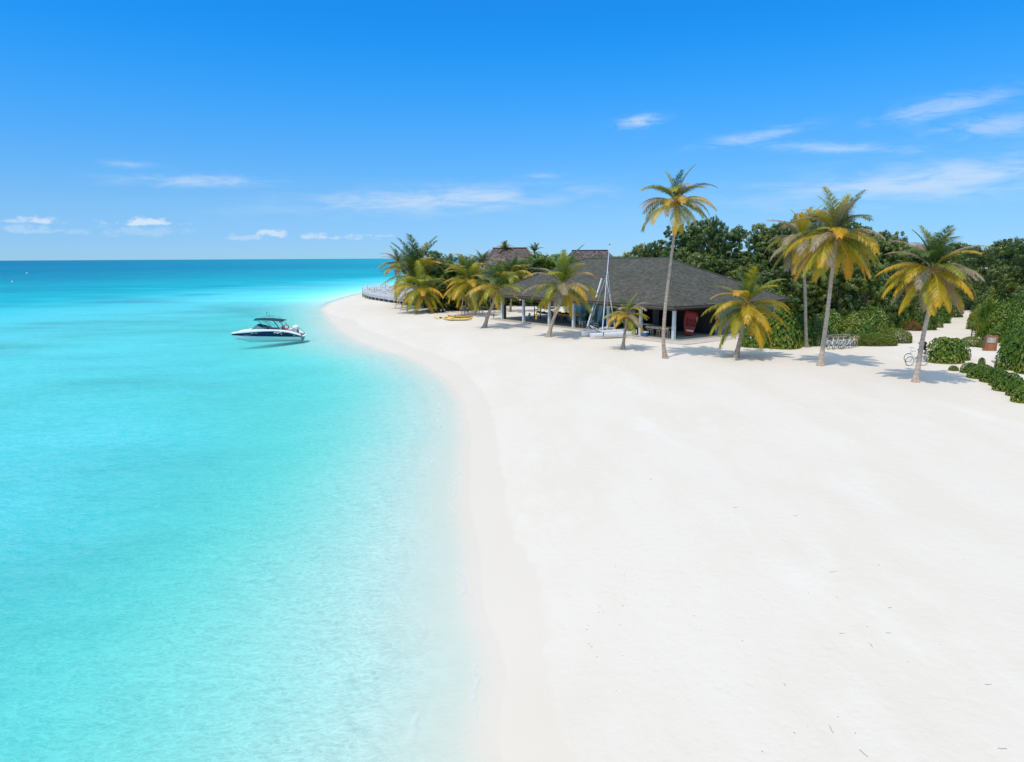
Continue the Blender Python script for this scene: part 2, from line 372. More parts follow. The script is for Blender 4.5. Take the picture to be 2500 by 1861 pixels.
# sand material: dry white coral sand, damp tan band, faint debris and scuffs
def sand_material():
    M = bpy.data.materials.new('coral_sand'); M.use_nodes = True; t = NT(M.node_tree); t.n.clear()
    pos = t.new('ShaderNodeNewGeometry').outputs['Position']
    wet = t.new('ShaderNodeAttribute', None, attribute_name='wet').outputs['Fac']      # metres inside the damp line, + = damp
    n1 = t.noise(pos, 1.3, 5, .6); n2 = t.noise(t.mapping(pos, (.35, .12, 1), (0, 0, .6)), 1., 4, .55); n3 = t.noise(pos, 9., 4, .65)
    wf = t.rng(t.m('ADD', wet, t.m('MULTIPLY', t.m('SUBTRACT', n1, .5), .9)), -.10, .12)
    wf2 = t.rng(wet, -.4, 2.4)
    base = t.mix(t.rng(n2, .35, .7), (.745, .662, .555), (.72, .635, .515))
    base = t.mix(t.rng(t.noise(t.mapping(pos, (.5, .2, 1), (0, 0, .5)), .7, 5, .6), .52, .78), base, (.765, .69, .585))
    base = t.mix(t.m('MULTIPLY', t.rng(n3, .66, .74), .22), base, (.52, .47, .42))
    c = t.mix(t.m('MULTIPLY', wf, .5), base, (.72, .62, .49))
    c = t.mix(t.m('MULTIPLY', wf2, .2), c, (.74, .66, .53))
    uz = t.new('ShaderNodeSeparateXYZ', {0: pos}).outputs[2]
    c = t.mix(t.rng(uz, .0, -.22), c, (.87, .82, .70))  # submerged sand painted lighter to make up light lost in the water
    h = t.m('ADD', t.m('MULTIPLY', t.noise(pos, 3.5, 6, .6), .6), t.m('MULTIPLY', t.noise(t.mapping(pos, (1.2, .8, 1), (0, 0, .6)), 1.1, 4, .6), 1.))
    vo = t.new('ShaderNodeTexVoronoi', {'Scale': 1.9, 'Randomness': 1.0}); t.l.new(pos, vo.inputs['Vector'])
    vo2 = t.new('ShaderNodeTexVoronoi', {'Scale': 4.3, 'Randomness': 1.0}); t.l.new(pos, vo2.inputs['Vector'])
    tread = t.rng(t.noise(t.mapping(pos, (.16, .05, 1), (0, 0, .75)), 1., 4, .6), .50, .62)      # where people have walked
    dent = t.m('ADD', t.m('MULTIPLY', t.rng(vo.outputs['Distance'], .22, .06), .7), t.m('MULTIPLY', t.rng(vo2.outputs['Distance'], .30, .1), .35))
    h = t.m('SUBTRACT', h, t.m('MULTIPLY', dent, t.m('MULTIPLY', tread, .3)))
    b = t.new('ShaderNodeBump', {'Strength': t.rng(wf, 0, 1, .42, .08), 'Distance': .09, 'Height': h})
    p = t.new('ShaderNodeBsdfPrincipled', {'Base Color': c, 'Roughness': t.rng(wf, 0, 1, .95, .6), 'Specular IOR Level': .15, 'Normal': b.outputs[0]})
    t.new('ShaderNodeOutputMaterial', {0: p.outputs[0]}); return M
X, Y = polar_grid(3.5, 1500, 470, angs)
Z = height(X, Y)
grid_mesh('sand_ground', X, Y, Z, {'wet': -sdist(X, Y, DP)}, sand_material())['kind'] = 'structure'

# ------------------------------------------------------------------ sea
def water_material():
    M = bpy.data.materials.new('lagoon_water'); M.use_nodes = True; t = NT(M.node_tree); t.n.clear()
    pos = t.new('ShaderNodeNewGeometry').outputs['Position']
    dep = t.new('ShaderNodeAttribute', None, attribute_name='depth').outputs['Fac']
    reef = t.new('ShaderNodeAttribute', None, attribute_name='reef').outputs['Fac']
    br = t.noise(t.mapping(pos, (.05, .12, 1), (0, 0, .15)), 1., 4, .55)
    d2 = t.m('MULTIPLY', dep, t.rng(br, .3, .7, .82, 1.2, False))
    col = t.ramp(t.m('DIVIDE', d2, 8.), [(0, (.60, .86, .78)), (.05, (.40, .88, .80)), (.11, (.21, .85, .83)), (.18, (.075, .745, .765)), (.28, (.03, .56, .62)), (.42, (.016, .40, .47)), (.7, (.010, .25, .36)), (1., (.006, .155, .30))])
    streak = t.noise(t.mapping(pos, (.011, .035, 1), (0, 0, .05)), 1., 6, .65)
    rf = t.m('MULTIPLY', reef, t.rng(streak, .30, .50), clamp=True)
    col = t.mix(t.m('MULTIPLY', rf, .75), col, (.010, .20, .33))
    # wavelets
    wv = t.mapping(pos, (1.0, 2.2, 1), (0, 0, -.5))
    w1 = t.noise(wv, .9, 4, .6, .6); w2 = t.noise(wv, 3.1, 4, .6, .8); w3 = t.noise(t.mapping(pos, (.25, .8, 1), (0, 0, -.35)), .8, 3, .5)
    h = t.m('ADD', t.m('ADD', t.m('MULTIPLY', w1, .6), t.m('MULTIPLY', w2, .25)), t.m('MULTIPLY', w3, .6))
    bmp = t.new('ShaderNodeBump', {'Strength': .75, 'Distance': .22, 'Height': h}).outputs[0]
    # painted caustics: a fine light net put into the transmitted and body colours
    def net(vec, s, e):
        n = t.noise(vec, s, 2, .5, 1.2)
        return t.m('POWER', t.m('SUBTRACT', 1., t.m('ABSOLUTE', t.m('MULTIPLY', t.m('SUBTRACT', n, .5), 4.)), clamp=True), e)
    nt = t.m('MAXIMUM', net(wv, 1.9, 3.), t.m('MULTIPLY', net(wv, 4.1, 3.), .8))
    ab = t.new('ShaderNodeCombineColor', {i: t.m('EXPONENT', t.m('MULTIPLY', t.m('ADD', d2, t.rng(dep, .0, .03, .0, .07)), k)) for i, k in enumerate((-.92, -.05, -.045))}).outputs[0]
    ab = t.mix(t.m('MULTIPLY', rf, t.rng(dep, .5, 1.5)), ab, (.10, .50, .62))
    nf = t.m('SUBTRACT', 1., t.m('MULTIPLY', t.m('SUBTRACT', 1., nt), t.rng(dep, .005, .2, .0, .24)))
    tr = t.mix(1., ab, t.new('ShaderNodeCombineColor', {0: nf, 1: nf, 2: nf}).outputs[0], 'MULTIPLY')
    body = t.m('MAXIMUM', t.rng(d2, .3, 2.5, .0, 1.), t.m('MULTIPLY', t.rng(dep, -.02, .10), t.new('ShaderNodeAttribute', None, attribute_name='far').outputs['Fac']))
    colb = t.mix(t.m('MULTIPLY', nt, t.rng(dep, 1.4, 3.2, .30, .0)), col, (.66, .92, .90))  # caustic light net painted pale into the body colour
    colb = t.mix(t.m('MULTIPLY', t.rng(w1, .55, .4), .16), colb, (.0, .50, .58))
    sh = t.new('ShaderNodeMixShader', {0: body, 1: t.new('ShaderNodeBsdfTransparent', {'Color': tr}).outputs[0],
               2: t.new('ShaderNodeBsdfDiffuse', {'Color': colb, 'Normal': bmp}).outputs[0]})
    dj = t.m('ADD', dep, t.m('MULTIPLY', t.m('SUBTRACT', t.noise(pos, .8, 3, .55), .5), .035))
    def line(c, w_, gate): return t.m('MULTIPLY', t.m('MULTIPLY', t.rng(dj, c-w_, c), t.rng(dj, c+w_, c)), gate)
    fe = t.m('MAXIMUM', line(.016, .004, t.rng(t.noise(pos, .55, 2), .45, .6)), line(.075, .008, t.rng(t.noise(pos, .35, 3), .54, .66)))
    sh = t.new('ShaderNodeMixShader', {0: t.m('MULTIPLY', fe, .38), 1: sh.outputs[0], 2: t.new('ShaderNodeBsdfDiffuse', {'Color': (.88, .87, .83, 1)}).outputs[0]})
    fr = t.new('ShaderNodeFresnel', {'IOR': 1.33, 'Normal': bmp}).outputs[0]
    fr = t.m('MINIMUM', t.m('MULTIPLY', fr, t.rng(dep, 0., .25, .03, .6)), .07)
    gl = t.new('ShaderNodeBsdfGlossy', {'Color': (1, 1, 1, 1), 'Roughness': .12, 'Normal': bmp})
    o = t.new('ShaderNodeMixShader', {0: fr, 1: sh.outputs[0], 2: gl.outputs[0]})
    t.new('ShaderNodeOutputMaterial', {0: o.outputs[0]}); return M
X, Y = polar_grid(3.5, 30000, 430, angs)
Z = height(X, Y); dep = np.maximum(-Z, 0)
def gp(px, py): p = at_z(px, py, 0); return p[0], p[1]
reef = np.zeros_like(X)
for (px, py, wx, hy, st) in [(310, 738, 130, 7, 1.), (250, 728, 90, 5, .7), (480, 720, 60, 3, .8), (150, 705, 300, 12, .55), (600, 700, 300, 9, .5), (250, 675, 500, 12, .8), (800, 672, 350, 8, .5), (20, 745, 60, 7, .7), (100, 790, 70, 3, .6), (0, 655, 700, 8, .9), (900, 650, 500, 6, .4)]:
    cx, cy = gp(px, py); x2, y1 = gp(px+wx, py)[0], gp(px, py+hy)[1]; y2 = gp(px, max(py-hy, 640))[1]
    reef = np.maximum(reef, st*gauss(X, Y, cx, cy, abs(x2-cx), max((y2-y1)/2, 2.)))
wo = grid_mesh('sea_water', X, Y, np.zeros_like(X), {'depth': dep, 'reef': reef, 'far': np.clip((Y-85)/60, 0, 1)}, water_material(), keep=(Z < .02))
wo['kind'] = 'structure'
# deep bed beyond the sand sheet is closed by the opaque body of the water

# ================================================================== the water-sports pavilion
TH = rad(36); HE = 3.25; GZ = .80
def bpoint():
    p = at_z(1648, 749, GZ+HE); return Vector((p[0], p[1], GZ))
B0 = bpoint()
bld = empty('pavilion', B0, TH, label='open-sided beach pavilion with a big grey shingled hip roof on pale posts', cat='pavilion')
BW, BL, RZ = 18., 31., 7.55
ex, ey = Vector((math.cos(TH), math.sin(TH), 0)), Vector((-math.sin(TH), math.cos(TH), 0))
def bw(x, y, z=0.): return B0 + ex*x + ey*y + Vector((0, 0, z))
# roof: deck, then four slopes of shingles
A_, B_, C_, D_ = Vector((0, BL, HE)), Vector((0, 0, HE)), Vector((BW, 0, HE)), Vector((BW, BL, HE))
R1, R2 = Vector((BW/2, BL-BW/2, RZ)), Vector((BW/2, BW/2, RZ))
mb = MB(); dz = Vector((0, 0, -.06))
for f in ((B_, A_, R1, R2), (C_, B_, R2), (D_, C_, R2, R1), (A_, D_, R1)):
    mb.face([p+dz for p in reversed(f)]); 
roof = mb.build('roof', M_roofbase, bld)
MB().box((BW/2, BL/2, HE-.235), (BW-.2, BL-.2, .02)).build('ceiling', M_ceil, roof)
def slope(e0, e1, top0, top1, name):
    """shingle courses from the eave e0-e1 up to top0-top1, each shingle a small proud slab"""
    mb = MB(); e = (e1-e0); L = e.length; e.normalize()
    mid = (top0+top1)/2 if (top1-top0).length > .1 else top0
    upv = (mid-e0) - e*(mid-e0).dot(e); Hs = upv.length; upv.normalize(); nrm = e.cross(upv)
    if nrm.z < 0: nrm = -nrm
    t0, t1 = (top0-e0).dot(e), (top1-e0).dot(e)
    rows = int(Hs/.24); 
    for r in range(rows):
        h0 = r*Hs/rows; q = h0/Hs; a, b = t0*q, L+(t1-L)*q
        x = a - rnd.uniform(0, .2)
        while x < b:
            w_ = rnd.uniform(.22, .42); x1 = min(x+w_, b); xs = max(x, a)
            if x1-xs > .04:
                d = rnd.uniform(-.02, .02); k = rnd.uniform(.018, .034); v = rnd.random()
                p0 = e0+e*(xs+.006)+upv*(h0-.03+d); p1 = e0+e*(x1-.006)+upv*(h0-.03+d); p2 = e0+e*(x1-.006)+upv*(h0+.27); p3 = e0+e*(xs+.006)+upv*(h0+.27)
                t_, b_ = nrm*k, nrm*.004
                mb.face([p0+t_, p1+t_, p2+b_, p3+b_], v); mb.face([p0-nrm*.02, p1-nrm*.02, p1+t_, p0+t_], v)
            x += w_
    o = mb.build('shingles', M_shingle, roof); o['kind'] = 'stuff'; return o
slope(A_, B_, R1, R2, 'a'); slope(B_, C_, R2, R2, 'b'); slope(C_, D_, R2, R1, 'c'); slope(D_, A_, R1, R1, 'd')
mb = MB()
for p, q in ((B_, R2), (A_, R1), (C_, R2), (R1, R2)):
    n = int((q-p).length/.5)
    for i in range(n):
        a, b = p.lerp(q, i/n), p.lerp(q, (i+1)/n); mb.tube([a+Vector((0, 0, .035)), b+Vector((0, 0, .045))], .07, 5)
mb.build('ridge_cap', M_shingle, roof)
# eave board and beam
for (p, q, nm) in ((B_, A_, 'x'), (B_, C_, 'y'), (C_, D_, 'x'), (A_, D_, 'y')):
    c = (p+q)/2; L = (q-p).length
    d = (.05, L-.12, .16) if nm == 'x' else (L, .05, .16)
    MB().box(c+Vector((0, 0, -.15)), d).build('fascia_board', M_wood, roof)
for (x, y0, y1) in ((1.05, .75, 30.2), (BW-1.05, .75, 30.2)):
    MB().box((x, (y0+y1)/2, HE-.36), (.16, y1-y0, .26)).build('beam', M_wood, bld)
for y in (.95, 30.0): MB().box((BW/2, y, HE-.362), (BW-2.3, .16, .24)).build('beam', M_dwood if y < 2 else M_wood, bld)
for i in range(26):
    y = .9+i*1.17; MB().box((BW/2, y, HE-.275), (BW-1.0, .07, .09)).build('rafter', M_dwood, bld)
# floor slab
SLB = .10
MB().box((9.2, 15.2, SLB/2-.15), (17.4, 30.6, SLB+.30)).build('floor_slab', M_slab, bld)
MB().box((2.9, 1.2, SLB/2-.16), (7.6, 6.4, SLB+.24)).build('terrace', M_terr, bld)
MB().box((10.6, -.62, SLB/2-.165), (8.2, .9, SLB+.22)).build('terrace', M_terr, bld)
# posts
PY = [.95, 5.15, 9.65, 15.1, 19.3, 24.2, 28.7]
for i, y in enumerate(PY):
    h = HE-.49-SLB
    MB().box((1.05, y, SLB+h/2), (.25, .25, h)).box((1.05, y, SLB+.65), (.28, .28, 1.3)).build('post', M_post, bld)
MB().box((1.45, 28.72, SLB+1.33), (.32, .28, 2.66)).build('post', M_wood, bld)
for x in (17.0,):
    for y in PY: MB().box((x, y, SLB+1.33), (.28, .28, 2.66)).build('post', M_post, bld)
# shut wing on the far side of the corner bay: boarded teal wall on the y=1 side and round the back
def panels(x0, y0, x1, y1, z0, z1, mtl, n, name='wall_panel', th=.08, parent=bld, gap=.02):
    p, q = Vector((x0, y0, 0)), Vector((x1, y1, 0)); d = (q-p); L = d.length; a = math.atan2(d.y, d.x)
    for i in range(n):
        c = p.lerp(q, (i+.5)/n); MB().box((c.x, c.y, (z0+z1)/2), (L/n-gap, th, z1-z0), a).build(name, mtl, parent)
HW = HE-.50
panels(7.2, 1.0, 16.8, 1.0, SLB, HW, M_teal, 14)
panels(7.2, 1.1, 7.2, 8.0, SLB, HW, M_dwood, 5)
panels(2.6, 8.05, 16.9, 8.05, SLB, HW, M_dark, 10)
panels(16.8, 1.0, 16.8, 22.0, SLB, HW, M_teal, 14)
panels(6.0, 8.2, 6.0, 11.6, SLB, HW, M_teal, 3)
panels(6.05, 13.3, 6.05, 16.9, SLB, HW, M_teal, 4)
panels(6.0, 16.9, 6.0, 21.6, SLB, HW, M_tealp, 4)
panels(6.0, 21.7, 16.8, 21.7, SLB, HW, M_tealp, 8)
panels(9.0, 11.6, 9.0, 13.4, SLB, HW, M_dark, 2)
# doors and glazing along the long inner wall
for (y0, y1, mt) in ((8.9, 9.9, M_tealg), (10.2, 11.2, M_tealg), (14.0, 15.0, M_tealg), (15.4, 16.4, M_tealg), (18.0, 19.2, M_tealg)):
    f = MB().box((5.90, (y0+y1)/2, 1.35), (.05, y1-y0, 2.1)).build('window', mt, bld)
    for yy in (y0-.04, y1+.04): MB().box((5.885, yy, 1.35), (.09, .08, 2.2)).build('window_frame', M_tealp, f)
    MB().box((5.885, (y0+y1)/2, 2.42), (.09, y1-y0, .07)).build('window_frame', M_tealp, f)
dr = MB().box((5.93, 12.5, 1.2), (.05, 1.55, 2.2)).build('door', M_dark, bld)  # near-black sheet painted as the shade within an open doorway
MB().box((5.90, 11.75, 1.2), (.1, .09, 2.3)).build('door_frame', M_tealp, dr); MB().box((5.90, 13.28, 1.2), (.1, .09, 2.3)).build('door_frame', M_tealp, dr)
# framed door in the dark bay beside the red boat
d2 = MB().box((6.3, 7.93, 1.2), (.95, .06, 2.15)).build('door', M_grey, bld)
MB().box((6.3, 7.90, 2.32), (1.15, .08, .1)).build('door_frame', M_dwood, d2)
# chalkboard wall behind the corner post
cb = MB().box((3.6, 7.90, 1.35), (1.9, .06, 2.1)).build('chalkboard', M_black, bld)
mb = MB()
for k in range(16):
    x = 2.9+rnd.random()*1.4; z = .7+rnd.random()*1.5; pts = []
    for j in range(6): pts.append((x+j*.06, 7.85, z+.09*math.sin(j*1.7+k)))
    mb.tube(pts, .012, 4)
mb.ring((3.9, 7.85, 1.3), .55, .014, 'y', 20, 4)
mb.build('chalk_drawing', M_chalk, cb)
# low slatted counter front between the pale posts
ct = empty('slatted_counter', bw(2.2, 6.6, SLB), TH, label='low counter faced with weathered vertical slats behind the catamaran', cat='counter')
MB().box((0, 0, 1.02), (.75, 3.4, .06)).build('counter_top', M_offw, ct)
for i in range(26): MB().box((-.33, -1.65+i*.131, .5), (.03, .105, rnd.uniform(.94, 1.0))).build('slat', M_wood if rnd.random() < .7 else M_dwood, ct)
MB().box((.05, 0, .45), (.5, 3.3, .9)).build('counter_body', M_dark, ct)

# ================================================================== palms
FR = {}
def frond_mesh(kind, variant, col):
    key = (kind, variant)
    e0, bend, droop = {'up': (78, 48, .10), 'high': (56, 78, .22), 'mid': (26, 92, .42), 'low': (-4, 76, .6), 'hang': (-34, 50, .7)}[kind]
    if key not in FR:
        r = random.Random(sum(map(ord, kind))*7 + variant*17); mb = MB()
        e0 += r.uniform(-6, 6); bend *= r.uniform(.85, 1.2); tw = r.uniform(-.12, .12)
        N = 44; P = []; p = Vector((0, 0, 0)); 
        for i in range(N+1):
            t = i/N; P.append(p.copy()); e = rad(e0 - bend*t**1.25)
            p = p + Vector((math.cos(e), tw*t, math.sin(e)))/N
        mb.tube([P[i] for i in range(0, N+1, 4)], [.011*(1-.85*i/11)+.0015 for i in range(12)], 4, False, .8)
        for i in range(6, N):
            t = i/N; d = (P[i+1]-P[i]).normalized(); side = d.cross(Vector((0, 0, 1))); side = side.normalized() if side.length > .05 else Vector((0, 1, 0))
            upn = side.cross(d).normalized()
            prof = min(1, (t-.08)*5)*(1-.72*max(0, (t-.45)/.55)**1.5)
            for s in (-1, 1):
                for k in (0, .33, .66):
                    if r.random() < .2: continue
                    ln = .235*prof*r.uniform(.7, 1.2); o_ = P[i]+d*(k/N)
                    fw = .55+.5*t; dirn = (side*s + d*fw + upn*(.30-.45*droop) + Vector((0, 0, -1))*droop*r.uniform(.5, 1.1)).normalized()
                    tip = o_+dirn*ln*.6; d2 = (dirn+Vector((0, 0, -1))*(.35+droop*.9)).normalized(); end = tip+d2*ln*.45
                    wv = d.cross(dirn).cross(dirn); wv = wv.normalized()*.0036 if wv.length > 1e-3 else d*.006
                    a = min(1, max(0, .05+.8*t*r.uniform(.5, 1.3)+r.uniform(-.12, .12)))
                    mb.face([o_-wv*.6, o_+wv*.6, tip+wv, tip-wv], a); mb.face([tip-wv, tip+wv, end], min(1, a+.15))
        FR[key] = mb.mesh('frond', P_green)
    return FR[key]
def palm(base, path, R, n, mix, label, seed, crown_up=1., lean=0., trunk_r=.15, dry=.12, gold=.5, green=.3, group=None, nuts=0, wind=0., skirt=0, hub_y=None, upf=.88):
    """base: ground point; path: trunk points (px, py) from the ground up to the crown hub, R: frond length in metres"""
    r = random.Random(seed)
    root = empty('palm_tree', base, 0., label=label, cat='palm tree', group=group)
    Y = base.y if hub_y is None else hub_y
    pts = [Vector((0, 0, -.1))]
    for i, (px, py) in enumerate(path):
        yy = base.y + (Y-base.y)*(i+1)/len(path); q = at_y(px, py, yy); pts.append(Vector(q)-base)
    # smooth resample
    out = []; n_ = max(10, int(pts[-1].z*4.2))
    L = [0]
    for a, b in zip(pts, pts[1:]): L.append(L[-1]+(b-a).length)
    for i in range(n_+1):
        s = L[-1]*i/n_; k = max(j for j in range(len(L)) if L[j] <= s+1e-6); k = min(k, len(pts)-2); u = (s-L[k])/(L[k+1]-L[k])
        p0, p1, p2, p3 = pts[max(k-1, 0)], pts[k], pts[k+1], pts[min(k+2, len(pts)-1)]
        out.append(.5*((2*p1)+(p2-p0)*u+(2*p0-5*p1+4*p2-p3)*u*u+(3*p1-p0-3*p2+p3)*u**3))
    path2, rr = [], []
    for i, p in enumerate(out):
        t = i/n_; base_r = trunk_r*(1.0-.38*t)*(1+.75*math.exp(-p.z/.35)) * (1+.22*max(0, (t-.93)/.07))
        path2.append(p); rr.append(base_r*1.09)
        if i < n_:
            q = p.lerp(out[i+1], .55); path2.append(q); rr.append(base_r*.93)
    mb = MB(); mb.tube(path2, rr, 9)
    mb.build('trunk', M_trunk, root)
    hub = out[-1]; ax = (out[-1]-out[-3]).normalized()
    MB().blob(hub+Vector((0, 0, .08)), (trunk_r*1.25, trunk_r*1.25, .38), 8, 6, .1).build('crown_heart', M_fibre, root)
    MB().tube([hub, hub+Vector((.02, 0, R*.28)), hub+Vector((.05, .02, R*.5))], [.05, .03, .006], 5).build('spear_leaf', M_rachis, root)
    for k in range(nuts):
        a = k*2.4; MB().blob(hub+Vector((.26*math.cos(a), .26*math.sin(a), -.12-.09*(k % 2))), (.11, .11, .14), 7, 5).build('coconut', M_nut, root)
    kinds = []
    for kd, c in mix: kinds += [kd]*(int(c*(1.1 if kd == 'up' else 1.8)+.5))
    for k, kd in enumerate(kinds):
        v = r.randrange(3); me = frond_mesh(kd, v, None)
        o = link('frond', me, root, hub+Vector((0, 0, .1 if kd in ('up', 'high') else -.05)))
        u = r.random()
        if kd in ('up',): mt = P_green if u < .35+green*.4 else P_olive
        elif kd == 'high': mt = P_green if u < green*.75 else (P_tan if u > 1-dry*1.2 else (P_gold if u > .85-dry*1.2 else P_olive))
        elif kd == 'mid': mt = P_tan if u < dry*1.3 else (P_gold if u < dry*1.3+gold*.6 else P_olive)
        else: mt = P_tan if u < dry*.5 else (P_gold if u < dry*.5+gold*.85 else P_olive)
        o.material_slots[0].link = 'OBJECT'; o.material_slots[0].material = mt
        az_ = k*2.39996+r.uniform(-.35, .35)
        if wind: az_ = az_ + wind*math.sin(az_)
        s = R*r.uniform(.85, 1.12)*(upf if kd == 'up' else 1)
        o.scale = (s, s*r.choice((-1, 1)), s); o.rotation_euler = (ax.x*0+r.uniform(-.12, .12), -ax.x*.3*math.cos(az_)+r.uniform(-.08, .08), az_)
    return root
STD = [('up', 4), ('high', 6), ('mid', 7), ('low', 4), ('hang', 2)]
palm(ground(1625, 875), [(1620, 840), (1622, 780), (1630, 700), (1640, 620), (1650, 540), (1650, 496)], 3.15, 22, [('up', 3), ('high', 6), ('mid', 8), ('low', 4)], 'tallest coconut palm, standing in front of the pavilion corner and rising high above its roof', 3, trunk_r=.145, dry=.12, gold=.35, green=.5, nuts=6)
palm(ground(1520, 853), [(1525, 815), (1529, 790), (1530, 772)], 2.35, 15, [('up', 2), ('high', 4), ('mid', 5), ('low', 4)], 'short young palm with a tan dry crown, just past the stern of the beached catamaran', 14, trunk_r=.13, dry=.42, gold=.55, green=.2)
palm(ground(1338, 823), [(1350, 783), (1366, 742), (1374, 700)], 3.9, 20, [('up', 4), ('high', 5), ('mid', 6), ('low', 4), ('hang', 1)], 'leaning ringed palm in front of the pavilion, between the orange canoes and the table', 5, upf=1.1, trunk_r=.19, dry=.16, gold=.6)
palm(ground(1182, 800), [(1192, 770), (1206, 735), (1213, 704)], 3.7, 16, [('up', 3), ('high', 5), ('mid', 5), ('low', 3)], 'palm with the most slanted pale trunk, before the far corner post of the pavilion', 21, trunk_r=.2, dry=.06, gold=.6, green=.45)
palm(ground(1157, 771), [(1162, 745), (1157, 718), (1148, 690)], 4.2, 20, [('up', 4), ('high', 5), ('mid', 5), ('low', 5), ('hang', 2)], 'golden palm with an orange trunk beside the pair of yellow kayaks', 8, trunk_r=.17, dry=.02, gold=.85, green=.4)
palm(ground(1058, 763), [(1050, 748), (1038, 728), (1028, 708)], 4.6, 20, [('up', 2), ('high', 4), ('mid', 6), ('low', 6), ('hang', 2)], 'wide golden palm whose fronds droop to the sand in front of the deck', 31, trunk_r=.2, dry=.02, gold=.8, green=.5)
palm(ground(1020, 752), [(1018, 725), (1016, 682)], 6.6, 22, [('up', 7), ('high', 6), ('mid', 5), ('low', 2)], 'tall dark green palm with upright plumes, the highest of the cluster by the deck', 41, upf=1.05, trunk_r=.2, dry=.0, gold=.15, green=1.)
palm(ground(962, 738), [(966, 705), (972, 665), (972, 645)], 3.6, 18, [('up', 3), ('high', 4), ('mid', 6), ('low', 4)], 'brownish golden palm at the sea end of the cluster, over the deck chairs', 52, trunk_r=.16, dry=.2, gold=.7, green=.3, hub_y=115.)
palm(ground(1090, 748), [(1088, 720), (1080, 690)], 4.4, 18, [('up', 5), ('high', 6), ('mid', 5), ('low', 2)], 'green palm standing over the trailer wheels behind the yellow kayaks', 61, trunk_r=.17, dry=.05, gold=.4, green=.9)
palm(ground(1130, 752), [(1138, 720), (1142, 680)], 4.6, 18, [('up', 6), ('high', 6), ('mid', 4), ('low', 2)], 'palm with upright pale green plumes behind the golden palm of the kayaks', 64, trunk_r=.17, dry=.1, gold=.3, green=.7)
palm(ground(1796, 873), [(1805, 838), (1815, 790), (1825, 748)], 3.55, 22, [('up', 3), ('high', 5), ('mid', 6), ('low', 6), ('hang', 3)], 'young golden palm against the shrubs at the end of the teal wall', 73, trunk_r=.17, dry=.0, gold=.85, green=.4)
palm(ground(1968, 847), [(1967, 790), (1965, 700), (1958, 588)], 3.7, 22, [('up', 3), ('high', 4), ('mid', 7), ('low', 4), ('hang', 2)], 'slimmer of the twin tall palms, upright trunk rising out of the shrubs', 81, trunk_r=.15, dry=.28, gold=.55, green=.4)
palm(ground(2003, 893), [(2009, 848), (2018, 780), (2031, 670), (2041, 577)], 3.75, 26, [('up', 5), ('high', 4), ('mid', 7), ('low', 6), ('hang', 5)], 'bigger of the twin tall palms, its leaning trunk in front of the parked bicycles', 92, trunk_r=.165, dry=.24, gold=.7, green=.5)
palm(ground(2235, 933), [(2243, 885), (2255, 815), (2270, 745), (2275, 660)], 3.1, 27, [('up', 6), ('high', 5), ('mid', 7), ('low', 6), ('hang', 5)], 'bent-trunked palm with dry tan fronds before the pair of white bicycles', 101, trunk_r=.15, dry=.24, gold=.7, green=.8)
palm(ground(1105, 757), [(1102, 735), (1098, 712)], 4.0, 18, [('up', 2), ('high', 4), ('mid', 6), ('low', 4)], 'short golden palm between the drooping palm and the one by the kayaks', 66, trunk_r=.17, dry=.02, gold=.8, green=.4)
palm(ground(1245, 775) + Vector((0, 9, 0)), [(1248, 730), (1250, 668)], 3.6, 18, [('up', 3), ('high', 5), ('mid', 5), ('low', 3)], 'green palm behind the far end of the shingled roof', 68, trunk_r=.15, dry=.05, gold=.5, green=.8)
FARP = [(1232, 604, 150, 2.6, 'small palm crown above the ridge of the nearer thatched roof'), (1305, 610, 145, 2.4, 'palm crown just past the end of the nearer thatched roof'), (1528, 628, 140, 2.1, 'lone palm crown peeping over the grey shingled ridge'),
        (1098, 645, 125, 2.8, 'dark palm crown over the shrubs by the deck'), (1178, 640, 122, 3.2, 'pale palm crown at the foot of the nearer thatched roof')]
for i, (px, py, D, R, lb) in enumerate(FARP):
    p = at_y(px, py+10, D); palm(Vector((p[0], p[1], .78)), [(px, 690), (px, py+8)], R, 14, [('up', 6), ('high', 5), ('mid', 3)], lb, 200+i, trunk_r=.14, dry=.1, gold=.15, green=.8)

